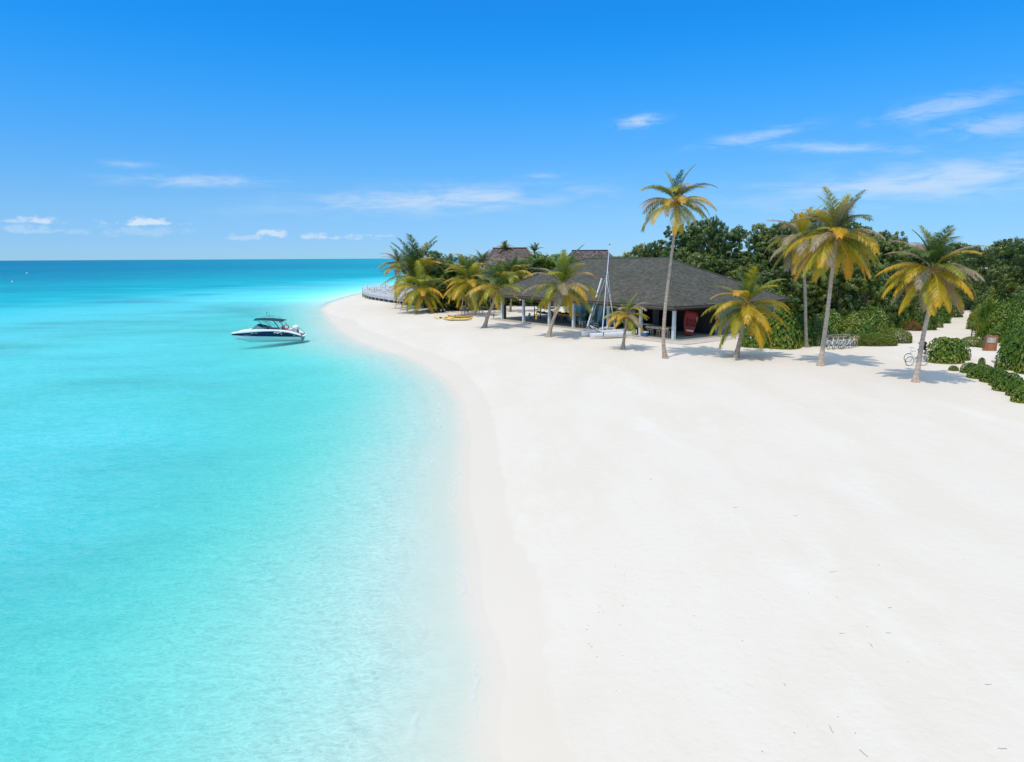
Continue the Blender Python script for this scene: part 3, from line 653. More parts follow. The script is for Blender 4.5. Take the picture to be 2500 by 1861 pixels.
# ================================================================== broadleaf trees
def leaf_quad(mb, p, nrm, size, r, asp=1.5, a=None):
    up = Vector((r.uniform(-1, 1), r.uniform(-1, 1), r.uniform(-.6, .8))); x = nrm.cross(up)
    if x.length < .05: x = Vector((1, 0, 0))
    x.normalize(); y = nrm.cross(x).normalized(); s = size*r.uniform(.65, 1.3)
    bend = nrm*(-s*.22)
    mb.face([p-x*s*.5, p+y*s*asp*.5+bend, p+x*s*.5, p-y*s*asp*.5+bend], r.random() if a is None else a)
CR = {}
def crown_mesh(v):
    if v in CR: return CR[v]
    r = random.Random(500+v); mb = MB(); lobes = []
    for i in range(40):
        a = r.uniform(0, 6.283); q = r.uniform(.2, .9); z = r.uniform(-.75, .8)
        k = math.sqrt(max(0, 1-(z*.95)**2)); lobes.append((Vector((math.cos(a)*q*k, math.sin(a)*q*k, z)), r.uniform(.22, .4), r.uniform(-.25, .25)))
    lobes.append((Vector((r.uniform(-.2, .2), r.uniform(-.2, .2), .85)), .25, .1))
    for (c, R, tone) in lobes:
        nsub = int(17*(R/.3)**2)
        for _ in range(nsub):
            d = Vector((r.gauss(0, 1), r.gauss(0, 1), r.gauss(.25, 1))).normalized(); cc = c+Vector((d.x*R, d.y*R, d.z*R*.5)); rr = r.uniform(.05, .11)
            for _ in range(52):
                e = Vector((r.gauss(0, 1), r.gauss(0, 1), r.gauss(0, 1))).normalized(); p = cc+Vector((e.x, e.y, e.z*.6))*rr*r.uniform(.5, 1.1)
                leaf_quad(mb, p, (e+d*.8+Vector((0, 0, .5))+Vector((r.uniform(-.5, .5), r.uniform(-.5, .5), r.uniform(-.3, .3)))).normalized(), .031, r, a=min(1, max(0, r.gauss(.42+tone, .2))))
    CR[v] = mb.mesh('crown', L_forest); return CR[v]
def limb_mesh(v, H):
    r = random.Random(v); mb = MB(); mb.tube([(0, 0, -.2), (r.uniform(-.2, .2), r.uniform(-.2, .2), H*.35), (r.uniform(-.4, .4), r.uniform(-.4, .4), H*.7)], [.26, .19, .08], 8)
    for k in range(5):
        a = k*1.3+r.random(); mb.tube([(0, 0, H*(.22+.07*k)), (math.cos(a)*H*.12, math.sin(a)*H*.12, H*(.4+.07*k)), (math.cos(a)*H*.15, math.sin(a)*H*.15, H*(.45+.08*k))], [.1, .07, .03], 6)
    return mb.mesh('trunk', M_bark)
TRK = [limb_mesh(i, 9.) for i in range(3)]
tcount = [0]
def tree(px, top, D, wpx, label, leaf=None, low=.12, group='broadleaf trees of the wood', name='broadleaf_tree', v=None, deep=1.):
    i = tcount[0]; tcount[0] += 1; r = random.Random(900+i)
    p = at_y(px, top, D); H = p[2]-.7; Rr = wpx*.5*D/F
    g = Vector((p[0], p[1], gz(p[0], p[1]))); root = empty(name, g, r.uniform(0, 6.28), label=label, cat='tree', group=group)
    t = link('trunk', TRK[i % 3], root); t.scale = (1, 1, H/9.)
    c = link('crown', crown_mesh(i % 5 if v is None else v), root); zc = H*(low+1)/2
    c.location = (0, 0, zc); c.scale = (Rr/.95, Rr*deep/.95, (H-zc)/1.05)
    if leaf: c.material_slots[0].link = 'OBJECT'; c.material_slots[0].material = leaf
    return root
ORD = ['first', 'second', 'third', 'fourth', 'fifth', 'sixth', 'seventh', 'eighth', 'ninth', 'tenth', 'eleventh', 'twelfth', 'thirteenth', 'fourteenth', 'fifteenth', 'sixteenth', 'seventeenth', 'eighteenth', 'nineteenth', 'twentieth', 'twenty-first']
BACK = [(1570, 592, 112, 75), (1612, 578, 110, 85), (1668, 540, 106, 95), (1718, 528, 104, 80), (1748, 522, 103, 50), (1800, 548, 102, 100), (1852, 536, 98, 105), (1905, 533, 95, 110), (1960, 513, 92, 115),
        (2018, 502, 90, 115), (2070, 530, 88, 115), (2115, 543, 86, 105), (2158, 555, 82, 105), (2198, 580, 80, 95), (2240, 592, 86, 95), (2290, 602, 100, 90), (2335, 610, 110, 90), (2390, 602, 110, 75), (2436, 583, 94, 90), (2480, 577, 84, 95), (2535, 572, 76, 110)]
for i, a in enumerate(BACK):
    tree(*a, 'tall dark broadleaf, %s along the skyline counted from the grey roof to the path side' % ORD[i], low=.05, deep=1.1)
MID = [(1700, 610, 98, 110), (1760, 625, 96, 110), (1830, 640, 90, 110), (1888, 655, 80, 95), (1935, 640, 78, 110), (2000, 645, 74, 120), (2060, 625, 72, 120), (2120, 620, 70, 120), (2170, 640, 72, 100), (2218, 660, 77, 90), (2285, 655, 100, 80), (2345, 660, 112, 90), (2400, 655, 110, 80), (2478, 645, 82, 110), (2560, 640, 68, 120)]
for i, a in enumerate(MID):
    tree(*a, 'lower bushy tree of the front rank, %s counted from the pavilion toward the far edge' % ORD[i], low=-.15, deep=1.0, group='lower trees in front of the wood')
LEFTT = [(1048, 608, 122, 62, L_forest, 'dark feathery tree behind the tallest plumes by the deck'), (1075, 655, 112, 75, L_bright, 'leafy green tree between the deck palms and the thatch'), (1118, 650, 112, 85, L_bright, 'broad green tree behind the golden kayak palm'),
         (1165, 655, 115, 80, L_bright, 'green tree rounding the corner under the thatched roof'), (1205, 648, 116, 80, L_bright, 'green tree directly below the nearer thatched roof'), (1060, 690, 103, 70, L_forest, 'dark low tree shading the trailers'), (1128, 700, 104, 90, L_forest, 'dark low tree behind the stilt-rooted stems'), (1188, 705, 104, 60, L_forest, 'dark low tree beside the far end of the shingled roof'),
         (1262, 634, 112, 80, L_bright, 'strappy bright green tree under the thatch edge'), (1312, 620, 112, 80, L_bright, 'tallest bright green bushy tree above the shingled roof'), (1360, 617, 112, 80, L_bright, 'bright green bushy tree behind the leaning ringed palm'), (1405, 628, 116, 70, L_bright, 'bright green bushy tree at the hip of the shingled roof'), (1455, 626, 122, 60, L_bright, 'low green treetop over the ridge beside the mast'), (1500, 628, 124, 60, L_bright, 'low green treetop over the ridge past the mast'), (1545, 625, 122, 55, L_bright, 'low green treetop where the ridge meets the wood')]
for (px, top, D, wpx, lf, lb) in LEFTT: tree(px, top-3, D, wpx*1.4, lb, lf, low=-.1, group='green trees round the thatched roofs')
for i, px in enumerate(range(1585, 2600, 95)):
    tree(px, 604-8*(i % 3), 128+6*(i % 2), 170, 'broadleaf deep in the wood, %s of the far rank counted from the pavilion' % ORD[i], low=-.3, group='far rank of the wood')
for i, px in enumerate(range(1010, 1600, 62)):
    tree(px, 624+3*(i % 2), 172+5*(i % 2), 105, 'far low treetop against the sea, %s counted from the deck' % ORD[i], L_bright if i % 2 else None, low=-.4, group='far rank behind the thatched halls')
for i, (px, top, D) in enumerate([(2620, 585, 62), (2740, 600, 58), (2860, 590, 62), (2990, 600, 60)]):
    tree(px, top, D, 190, 'broadleaf past the view edge, %s beyond the sign side' % ORD[i], low=-.2, group='wood continuing past the view')
# shade-side thicket seen through the open bays
for i, px in enumerate((1150, 1195, 1240, 1290)):
    tree(px, 712, 112+i*2, 85, 'dark thicket tree seen through the open bays, %s from the kayak side' % ORD[i], low=-.2, group='thicket behind the pavilion')

# stilt-rooted screw pine stems near the trailers
for i, (px, py, h) in enumerate([(1128, 765, 3.6), (1136, 768, 3.9), (1146, 762, 3.2), (1172, 766, 3.8), (1182, 758, 3.4), (1200, 764, 3.1)]):
    g = ground(px, py); r = random.Random(i+77); root = empty('screw_pine', g, 0, label='screw pine stem on pale stilt roots, %s from the trailers toward the pavilion' % ORD[i], cat='tree', group='screw pines on stilt roots')
    t = MB().tube([(0, 0, .7), (r.uniform(-.3, .3), 0, h*.6), (r.uniform(-.6, .6), r.uniform(-.3, .3), h)], [.09, .08, .06], 7).build('trunk', M_rootbark, root)
    for k in range(7):
        a = k*.9; MB().tube([(0, 0, .75+.08*k), (math.cos(a)*.4, math.sin(a)*.4, .4), (math.cos(a)*.7, math.sin(a)*.7, -.05)], [.035, .03, .025], 5).build('stilt_root', M_rootbark, root)
    mb = MB()
    for k in range(110):
        a = r.uniform(0, 6.28); e = r.uniform(-.3, 1.3); ln = r.uniform(.7, 1.2); c = Vector((r.uniform(-.5, .5), r.uniform(-.4, .4), h+r.uniform(-.3, .3)))
        d = Vector((math.cos(a)*math.cos(e), math.sin(a)*math.cos(e), math.sin(e))); q = c+d*ln*.55; en = q+(d+Vector((0, 0, -.9))).normalized()*ln*.5; w_ = Vector((-d.y, d.x, 0)).normalized()*.035
        v = r.random(); mb.face([c-w_, c+w_, q+w_, q-w_], v); mb.face([q-w_, q+w_, en], v)
    mb.build('leaf_rosette', L_bright, root)

# ================================================================== shrubs
SH = {}
def shrub_mesh(kind, v):
    key = (kind, v)
    if key in SH: return SH[key]
    r = random.Random(v*31+len(kind)); mb = MB()
    if kind == 'rosette':            # sea lettuce: whorls of spoon leaves over a mound
        bumps = [(r.uniform(0, 6.28), r.uniform(.5, 1.4), r.uniform(.04, .13)) for _ in range(9)]
        for i in range(800):
            a = r.uniform(0, 6.283); u = r.random()**.62; th = u*math.pi*.53
            k = 1+sum(h*math.exp(-(((a-ba+3.14) % 6.28-3.14)**2*1.5+(th-bt)**2*4)) for ba, bt, h in bumps)+r.uniform(-.07, .03)
            p = Vector((math.sin(th)*math.cos(a)*k, math.sin(th)*math.sin(a)*k, max(.02, math.cos(th)*k))); n = Vector((p.x, p.y, p.z*1.1+.25)).normalized()
            t0 = r.gauss(.42, .17) + (.22 if th > 1.25 else 0)
            x = n.cross(Vector((0, 0, 1))); x = x.normalized() if x.length > .1 else Vector((1, 0, 0)); y = n.cross(x)
            for q in range(8):
                b = q*.785+r.random(); d = (x*math.cos(b)+y*math.sin(b)+n*r.uniform(.3, 1.1)).normalized(); s = r.uniform(.055, .095); w_ = n.cross(d)
                w_ = w_.normalized()*s*.30 if w_.length > .05 else x*s*.3
                m_ = p+d*s*.65; e = p+d*s+n*(-.012); av = min(1, max(0, t0+r.uniform(-.16, .16)))
                mb.face([p, m_+w_*1.35, e, m_-w_*1.35], av)
        for i in range(2600):
            a = r.uniform(0, 6.283); th = r.random()**.6*1.62; k = r.uniform(.72, .97)
            p = Vector((math.sin(th)*math.cos(a)*k, math.sin(th)*math.sin(a)*k, max(.02, math.cos(th)*k)))
            leaf_quad(mb, p, (Vector((p.x, p.y, p.z+.4))+Vector((r.uniform(-.6, .6), r.uniform(-.6, .6), r.uniform(-.3, .5)))).normalized(), .07, r, 1.6, min(1, max(0, r.gauss(.3, .15))))
    elif kind == 'leafy':            # looser broad-leaved shrub with depth
        for i in range(6200):
            a = r.uniform(0, 6.283); th = r.random()**.65*math.pi*.54; k = 1-abs(r.gauss(0, .12))+.10*math.sin(a*3+v)*math.sin(th*4)+.06*math.sin(a*7+th*5)
            p = Vector((math.sin(th)*math.cos(a)*k, math.sin(th)*math.sin(a)*k, max(.02, math.cos(th)*k)))
            n = (Vector((p.x, p.y, p.z+.4))+Vector((r.uniform(-.6, .6), r.uniform(-.6, .6), r.uniform(-.3, .5)))).normalized()
            leaf_quad(mb, p, n, .056, r, 1.7, min(1, max(0, r.gauss(.45, .2))))
    elif kind == 'strap':            # arching blades in tufts
        for i in range(96):
            a = r.uniform(0, 6.283); th = r.random()**.65*1.57; c = Vector((math.sin(th)*math.cos(a)*.76, math.sin(th)*math.sin(a)*.76, math.cos(th)*.62)); t0 = r.gauss(.45, .18)
            for q in range(34):
                b = r.uniform(0, 6.28); e = r.uniform(.15, 1.45); ln = r.uniform(.28, .52); d = Vector((math.cos(b)*math.cos(e), math.sin(b)*math.cos(e), math.sin(e)))
                w_ = Vector((-d.y, d.x, 0)); w_ = w_.normalized()*.011; q1 = c+d*ln*.5; q2 = q1+(d+Vector((0, 0, -.5))).normalized()*ln*.3; q3 = q2+(d+Vector((0, 0, -1.4))).normalized()*ln*.25
                av = min(1, max(0, t0+r.uniform(-.2, .2))); mb.face([c-w_, c+w_, q1+w_, q1-w_], av); mb.face([q1-w_, q1+w_, q2+w_*.7, q2-w_*.7], av); mb.face([q2-w_*.7, q2+w_*.7, q3], av)
    elif kind == 'mat':              # clipped low hedge, tiny leaves
        for i in range(8500):
            a = r.uniform(0, 6.283); th = r.random()**.5*math.pi*.52; k = 1-abs(r.gauss(0, .06))+.04*math.sin(a*5+v)*math.sin(th*5)
            p = Vector((math.sin(th)*math.cos(a)*k, math.sin(th)*math.sin(a)*k, max(.01, math.cos(th)**.7*k if th < 1.57 else .01)))
            leaf_quad(mb, p, (Vector((p.x*.6, p.y*.6, p.z+.5))+Vector((r.uniform(-.7, .7), r.uniform(-.7, .7), r.uniform(0, .5)))).normalized(), .046, r, 1.6, min(1, max(0, r.gauss(.45, .2))))
    # branches inside
    SH[key] = mb.mesh('foliage', L_shrub); return SH[key]
TW = MB()
for k in range(14):
    a = k*.45; TW.tube([(0, 0, -.05), (math.cos(a)*.3, math.sin(a)*.3, .3), (math.cos(a)*.62, math.sin(a)*.62, .52-.03*(k % 5))], [.03, .02, .008], 4)
TWM = TW.mesh('stems', M_bark)
scount = [0]
def shrub(px, base, wpx, hpx, kind, leaf, label, deep=1., rz=None, group=None, name='shrub', cat='shrub'):
    i = scount[0]; scount[0] += 1; r = random.Random(i+5)
    g = ground(px, base); D = g.y; rx = wpx*.5*D/F; ry = rx*deep; c = g+Vector((g.x, g.y, 0)).normalized()*ry*.8
    c.z = gz(c.x, c.y); top = at_y(px, base-hpx, c.y)[2]; h = max(.15, top-c.z)
    root = empty(name, c, 0, label=label, cat=cat, group=group)
    f = link('foliage', shrub_mesh(kind, i % 3), root, (0, 0, -.03)); f.rotation_euler.z = 0
    f.scale = (rx, ry, h); f.material_slots[0].link = 'OBJECT'; f.material_slots[0].material = leaf
    s = link('stems', TWM, root); s.scale = (rx, ry, h)
    return root
g1 = 'shrubs along the edge of the wood'
shrub(1850, 850, 95, 95, 'leafy', L_shrub, 'tall green shrub beside the teal wall, behind the golden young palm', group=g1)
shrub(1905, 852, 90, 92, 'rosette', L_shrub, 'green shrub with light leaf tips between the golden palm and the slim palm', group=g1)
shrub(1880, 800, 90, 110, 'leafy', L_bright, 'yellow-green high shrub at the roof corner', group=g1)
shrub(1950, 846, 70, 75, 'rosette', L_shrub, 'shrub around the foot of the slim upright palm', group=g1)
shrub(1990, 845, 60, 70, 'leafy', L_forest, 'dark twiggy shrub between the twin tall palms', group=g1)
shrub(1945, 800, 90, 75, 'leafy', L_shrub, 'shrub climbing behind the slim upright palm', group=g1)
shrub(2025, 832, 80, 75, 'leafy', L_shrub, 'green shrub directly above the parked bicycle row', group=g1)
shrub(2050, 800, 95, 65, 'leafy', L_bright, 'brighter shrub one step behind the bicycle row', group=g1)
shrub(2085, 835, 80, 72, 'leafy', L_shrub, 'shrub over the end of the bicycle row', group=g1)
shrub(2130, 832, 90, 80, 'leafy', L_shrub, 'full green shrub behind the clipped ground hedge', group=g1)
shrub(2110, 795, 100, 60, 'leafy', L_bright, 'dense bright shrub in the second row behind the clipped hedge', group=g1)
shrub(2175, 805, 90, 70, 'leafy', L_bright, 'green shrub above the orange croton', group=g1)
shrub(2210, 775, 90, 65, 'leafy', L_shrub, 'shrub under the golden crown of the bent palm', group=g1)
shrub(2262, 785, 60, 70, 'strap', L_shrub, 'dark arching plant where the path bends', group=g1)
shrub(2290, 768, 60, 55, 'leafy', L_forest, 'dark shrub shading the far bend of the path', group=g1)
shrub(2000, 775, 90, 70, 'leafy', L_forest, 'dark shrub in the shade between the twin palm trunks', group=g1)
shrub(2330, 757, 80, 45, 'leafy', L_forest, 'dark shrub closing the far end of the path', group=g1)
shrub(2385, 757, 60, 45, 'leafy', L_shrub, 'green shrub at the far side of the path end', group=g1)
shrub(2250, 806, 62, 85, 'leafy', L_forest, 'dark shrub bulging over the near side of the path bend', group=g1)
shrub(2284, 790, 62, 85, 'leafy', L_shrub, 'leafy shrub midway along the shaded side of the path', group=g1)
shrub(2315, 775, 60, 75, 'leafy', L_forest, 'dark leafy shrub farther up the shaded side of the path', group=g1)
shrub(2130, 845, 120, 32, 'mat', L_low, 'longer clipped ground hedge curving beside the sand', deep=.7, name='ground_hedge', cat='hedge', group='clipped ground hedges')
shrub(2180, 838, 88, 38, 'mat', L_low, 'rounded end of the clipped ground hedge at the path mouth', deep=.9, name='ground_hedge', cat='hedge', group='clipped ground hedges')
shrub(2080, 845, 70, 26, 'mat', L_low, 'clipped ground hedge nearest the bicycle row', deep=.7, name='ground_hedge', cat='hedge', group='clipped ground hedges')
shrub(2202, 806, 30, 26, 'leafy', L_yellow, 'small yellow-leaved croton at the hedge end', group='crotons by the path')
shrub(2226, 808, 42, 24, 'leafy', L_croton, 'orange-red croton beside the path', group='crotons by the path')
shrub(2272, 797, 26, 22, 'leafy', L_yellow, 'little yellow croton behind the bent palm trunk', group='crotons by the path')
shrub(2278, 800, 44, 18, 'mat', L_low, 'grassy hump under the little yellow croton', name='ground_hedge', cat='hedge')
g2 = 'sea lettuce shrubs in the open sand'
shrub(2305, 888, 82, 62, 'rosette', L_shrub, 'big round sea lettuce bush standing alone in the sand', deep=.9, group=g2)
shrub(2330, 880, 62, 52, 'rosette', L_shrub, 'flank of the big round bush on its sign side', deep=.9, group=g2)
shrub(2328, 906, 22, 13, 'rosette', L_low, 'tiny yellowed tuft at the foot of the round bush', group=g2)
shrub(2397, 926, 62, 36, 'rosette', L_shrub, 'low sea lettuce mound, the one closest to the round bush', deep=.8, group=g2)
shrub(2425, 935, 60, 36, 'rosette', L_shrub, 'low sea lettuce mound in the middle of the strip beside the kerb', deep=.8, group=g2)
shrub(2462, 957, 70, 44, 'rosette', L_shrub, 'wide yellow-tipped mound toward the end of the strip', deep=.8, group=g2)
shrub(2507, 985, 66, 46, 'rosette', L_shrub, 'last and closest mound of the strip, cut by the photo edge', deep=.8, group=g2)
shrub(2368, 912, 44, 26, 'rosette', L_shrub, 'small mound bridging the round bush and the low strip', deep=.8, group=g2)
shrub(2442, 944, 50, 38, 'rosette', L_shrub, 'mound joining the middle and the wide yellow-tipped one', deep=.8, group=g2)
shrub(2485, 969, 50, 42, 'rosette', L_shrub, 'mound joining the wide yellow-tipped one and the last', deep=.8, group=g2)
shrub(2396, 891, 15, 18, 'rosette', L_bright, 'slender seedling sticking up behind the low mounds', group=g2)
g3 = 'planting around the wooden sign'
shrub(2410, 822, 70, 90, 'strap', L_bright, 'tall strappy plant behind the wooden sign', group=g3)
shrub(2470, 830, 90, 110, 'strap', L_bright, 'biggest strappy plant beside the wooden sign', group=g3)
shrub(2388, 806, 50, 60, 'leafy', L_shrub, 'leafy shrub behind the slatted fence end', group=g3)
shrub(2430, 790, 90, 80, 'leafy', L_shrub, 'high leafy shrub behind the strappy plants', group=g3)
shrub(2408, 786, 74, 84, 'leafy', L_forest, 'dark leafy bank on the sunny side of the path, behind the fence end', group=g3)
shrub(2445, 838, 84, 100, 'leafy', L_shrub, 'leafy bank filling in right behind the wooden sign', group=g3)
shrub(2492, 850, 84, 130, 'leafy', L_bright, 'high bright leafy bank between the strappy plants and the view edge', group=g3)
shrub(2400, 832, 44, 50, 'strap', L_shrub, 'small strappy clump between the fence end and the sign', group=g3)
shrub(2500, 800, 90, 100, 'strap', L_shrub, 'strappy plant at the very edge of the view', group=g3)
shrub(2462, 878, 50, 62, 'strap', L_shrub, 'dark strappy clump at the foot of the sign', group=g3)
shrub(2478, 905, 82, 72, 'rosette', L_shrub, 'dense glossy hedge bush behind the kerb', deep=.8, group=g3)
shrub(2520, 915, 76, 90, 'rosette', L_shrub, 'dense glossy hedge bush at the edge of the view', deep=.8, group=g3)
shrub(2370, 847, 50, 26, 'mat', L_low, 'low yellowish ground cover below the slatted fence', name='ground_hedge', cat='hedge', group=g3)
shrub(2402, 850, 34, 20, 'mat', L_low, 'thin ground cover in front of the strappy plant beside the sign', name='ground_hedge', cat='hedge', group=g3)

# ================================================================== speedboat
wp = at_z(656, 829, 0.)
boat = empty('speedboat', (wp[0]-.3, wp[1]+.6, 0), math.pi+.09, label='white and navy speedboat with a blue canopy, at anchor in the turquoise shallows', cat='boat')
boat.scale = (1, 1, .93)
XS = [-3.72, -3.3, -2.6, -1.8, -.9, 0, .9, 1.8, 2.5, 3.0, 3.35, 3.6, 3.75]
def interp(x, xs, ys): return float(np.interp(x, xs, ys))
def bb(x): return interp(x, [-3.72, -2.6, -.9, .9, 1.8, 2.5, 3.0, 3.35, 3.6, 3.75], [1.08, 1.2, 1.25, 1.16, 1.0, .76, .52, .33, .17, .03])
def zt(x): return interp(x, [-3.72, -3.3, -2.6, -1.8, -.9, 0, 1, 2, 3, 3.75], [.40, .55, .78, .93, 1.0, .99, .92, .83, .74, .64])
def zg(x): return interp(x, [-3.72, -3.3, -2.6, -1.8, -.9, 0, 1, 1.8, 2.5, 3.2, 3.75], [.56, .78, 1.02, 1.14, 1.2, 1.23, 1.24, 1.18, 1.06, .88, .70])
def z1(x): return interp(x, [-3.72, 0, 3.75], [.30, .42, .50])
def zc(x): return interp(x, [-3.72, 2.2, 3.0, 3.4, 3.75], [.02, .04, .2, .34, .50])
def zk(x): return interp(x, [-3.72, 2.0, 2.8, 3.3, 3.75], [-.32, -.38, -.1, .18, .48])
secs = []
for x in XS:
    b = bb(x); secs.append([(x, b*.99, z1(x)), (x, b*.88, zc(x)), (x, b*.5, (zc(x)+zk(x))/2-.04), (x, 0, zk(x)), (x, -b*.5, (zc(x)+zk(x))/2-.04), (x, -b*.88, zc(x)), (x, -b*.99, z1(x))])
MB().loft(secs).build('hull_bottom', M_hullb, boat, smooth=False)
for s in (1, -1):
    MB().loft([[(x, s*(bb(x)*.99), z1(x)), (x, s*(bb(x)*1.03), (z1(x)+zt(x))/2), (x, s*(bb(x)*1.01), zt(x))][::s] for x in XS]).build('navy_side_band', M_navy, boat, smooth=True)
    MB().loft([[(x, s*bb(x)*1.01, zt(x)), (x, s*bb(x)*1.03, zt(x)+.03), (x, s*bb(x)*.97, zg(x)-.04), (x, s*bb(x)*.88, zg(x)), (x, s*bb(x)*.70, zg(x)-.02), (x, s*bb(x)*.66, zg(x)-.3)][::s] for x in XS]).build('gunwale', M_white, boat, smooth=True)
MB().loft([[(x, bb(x)*.70, zg(x)-.02), (x, 0, zg(x)+.07), (x, -bb(x)*.70, zg(x)-.02)] for x in (1.5, 1.8, 2.1, 2.5, 3.0, 3.35, 3.6, 3.75)]).build('foredeck', M_white, boat, smooth=True)
MB().box((-1., 0, .55), (5.0, 1.7, .06)).build('cockpit_floor', M_offw, boat)
MB().face([(-3.72, 1.08, .56), (-3.72, 1.08, .3), (-3.72, 0, -.3), (-3.72, -1.08, .3), (-3.72, -1.08, .56)]) and None
tr = MB(); tr.face([(-3.72, 1.07, .55), (-3.72, .95, .0), (-3.72, 0, -.32), (-3.72, -.95, .0), (-3.72, -1.07, .55)]); tr.build('transom', M_navy, boat)
MB().box((-3.85, 0, .36), (.5, 1.7, .07)).build('swim_platform', M_white, boat)
for (x, y) in ((.3, .45), (.3, -.45), (-1.3, .45), (-1.3, -.45)):
    se = MB().box((x, y, .86), (.5, .5, .5)).build('seat', M_offw, boat); MB().box((x-.25, y, 1.2), (.1, .5, .45)).build('backrest', M_steel if y < 0 else M_offw, se)
MB().box((-2.4, 0, .88), (.6, 1.6, .5)).build('seat', M_offw, boat)
MB().box((.95, .4, 1.15), (.35, .7, .35)).build('console', M_steel, boat)
ws = MB()
for s in (1, -1): ws.face([(1.55, 0, 1.24), (.95, 0, 1.72), (.75, s*.85, 1.62), (1.2, s*.95, 1.22)][::s]); ws.face([(1.2, s*.95, 1.22), (.75, s*.85, 1.62), (-.1, s*1.02, 1.28), (-.1, s*1.04, 1.2)][::s])
wso = ws.build('windscreen', M_glass, boat)
fr = MB()
for s in (1, -1): fr.tube([(.95, 0, 1.73), (.75, s*.86, 1.64), (-.15, s*1.03, 1.28)], .022, 5); fr.tube([(1.2, s*.96, 1.22), (.75, s*.86, 1.63)], .02, 5)
fr.tube([(1.55, 0, 1.24), (.95, 0, 1.73)], .02, 5); fr.build('windscreen_frame', M_steel, wso)
cn = MB(); cs = []
for i in range(9):
    x = 1.1-i*.375; z = 2.33-.10*((i-3)/4)**2-.012*i; cs.append([(x, 1.0, z-.06), (x, .95, z+.02), (x, .5, z+.1), (x, 0, z+.13), (x, -.5, z+.1), (x, -.95, z+.02), (x, -1.0, z-.06), (x, -.5, z+.02), (x, 0, z+.04), (x, .5, z+.02)])
cn.loft(cs, True).build('canopy', M_canvas, boat, smooth=True)
for s in (1, -1):
    for (xt, xb) in ((.72, -.25), (.5, -.05), (.25, -.65), (-.25, -.95), (-.85, -1.5), (-.95, -1.62), (-1.45, -2.1)):
        MB().tube([(xt, s*.9, 2.2), ((xt+xb)/2-.05, s*1.0, 1.7), (xb, s*1.06, 1.16)], .024, 5).build('canopy_strut', M_steel, boat)
    MB().tube([(-.5, s*.98, 1.8), (-1.15, s*.98, 1.75)], .014, 5).build('canopy_brace', M_steel, boat)
    MB().tube([(-1.25, s*.98, 1.75), (-1.8, s*.98, 1.66)], .014, 5).build('canopy_brace', M_steel, boat)
    MB().tube([(.15, s*.8, 2.66), (-.9, s*.8, 2.62), (-1.4, s*.9, 2.2)], .016, 5).build('roof_rack', M_steel, boat)
    MB().tube([(.15, s*.8, 2.66), (-.25, s*.9, 2.4)], .016, 5).build('roof_rack', M_steel, boat)
for x in (.1, -.3, -.7): MB().tube([(x, -.8, 2.65), (x, .8, 2.65)], .014, 5).build('roof_rack', M_steel, boat)
MB().tube([(-.35, .1, 2.6), (-.35, .1, 3.05)], .013, 4).build('antenna', M_black, boat)
MB().tube([(.0, -.3, 2.6), (.02, -.3, 2.95)], .01, 4).blob((.02, -.3, 3.0), .06, 6, 4).build('antenna', M_black, boat)
MB().ring((-2.25, .95, 1.45), .25, .06, 'y', 18, 6).build('life_ring', M_life, boat)
mt = MB().blob((-3.05, 0, 1.25), (.42, .27, .32), 10, 8).build('outboard_motor', M_white, boat, smooth=True)
MB().box((-3.2, 0, .75), (.22, .2, .9)).build('motor_leg', M_steel, mt); MB().box((-3.28, 0, 1.22), (.03, .5, .42)).build('cowl_stripe', M_black, mt)
for s in (1, -1): MB().tube([(-2.6, s*.9, 1.05), (-3.1, s*.95, 1.25), (-3.75, s*.8, .62)], .018, 5).build('stern_rail', M_steel, boat)
MB().tube([(3.2, .35, .93), (2.3, .78, 1.24), (1.5, .95, 1.3)], .016, 5).build('bow_rail', M_steel, boat)
# script name and registration on the band facing the beach side
bx = lambda px, py: ((656-px)*.0426, 8.5-(py-632)*.0426-.02)
def side_stroke(mb, pts, r):
    q = []
    for px, py in pts:
        x, z = bx(px, py); q.append((x, bb(x)*1.03+.012, z))
    mb.tube(q, r, 4)
mb = MB()
for st in ([(679, 813), (681, 810.5), (683, 809)], [(683.3, 809), (683.6, 812.5)], [(685, 810.5), (686, 813.3), (688, 811), (690.5, 810)], [(687, 813.6), (690, 813), (694, 810.5), (697, 810)], [(694, 809.4), (697, 808.6), (700, 810.4)], [(696, 815), (698.5, 815.4)], [(727, 820.3), (729, 820.3)], [(705, 812.3), (706, 812.3)]):
    side_stroke(mb, st, .03)
mb.build('script_lettering', M_lite, boat)
mb = MB()
for i in range(9):
    x0 = 603.5+i*2.05
    side_stroke(mb, [(x0, 819.2), (x0, 817.6), (x0+1.1, 817.6)] if i % 2 else [(x0, 817.6), (x0+1.2, 817.8), (x0+1.1, 819.2)], .012)
for st in ([(622, 813.6), (625, 813.0), (628.5, 813.4)], [(633, 812.6), (636, 811.9), (639, 812.6)]): side_stroke(mb, st, .02)
mb.build('registration_lettering', M_tealp, boat)

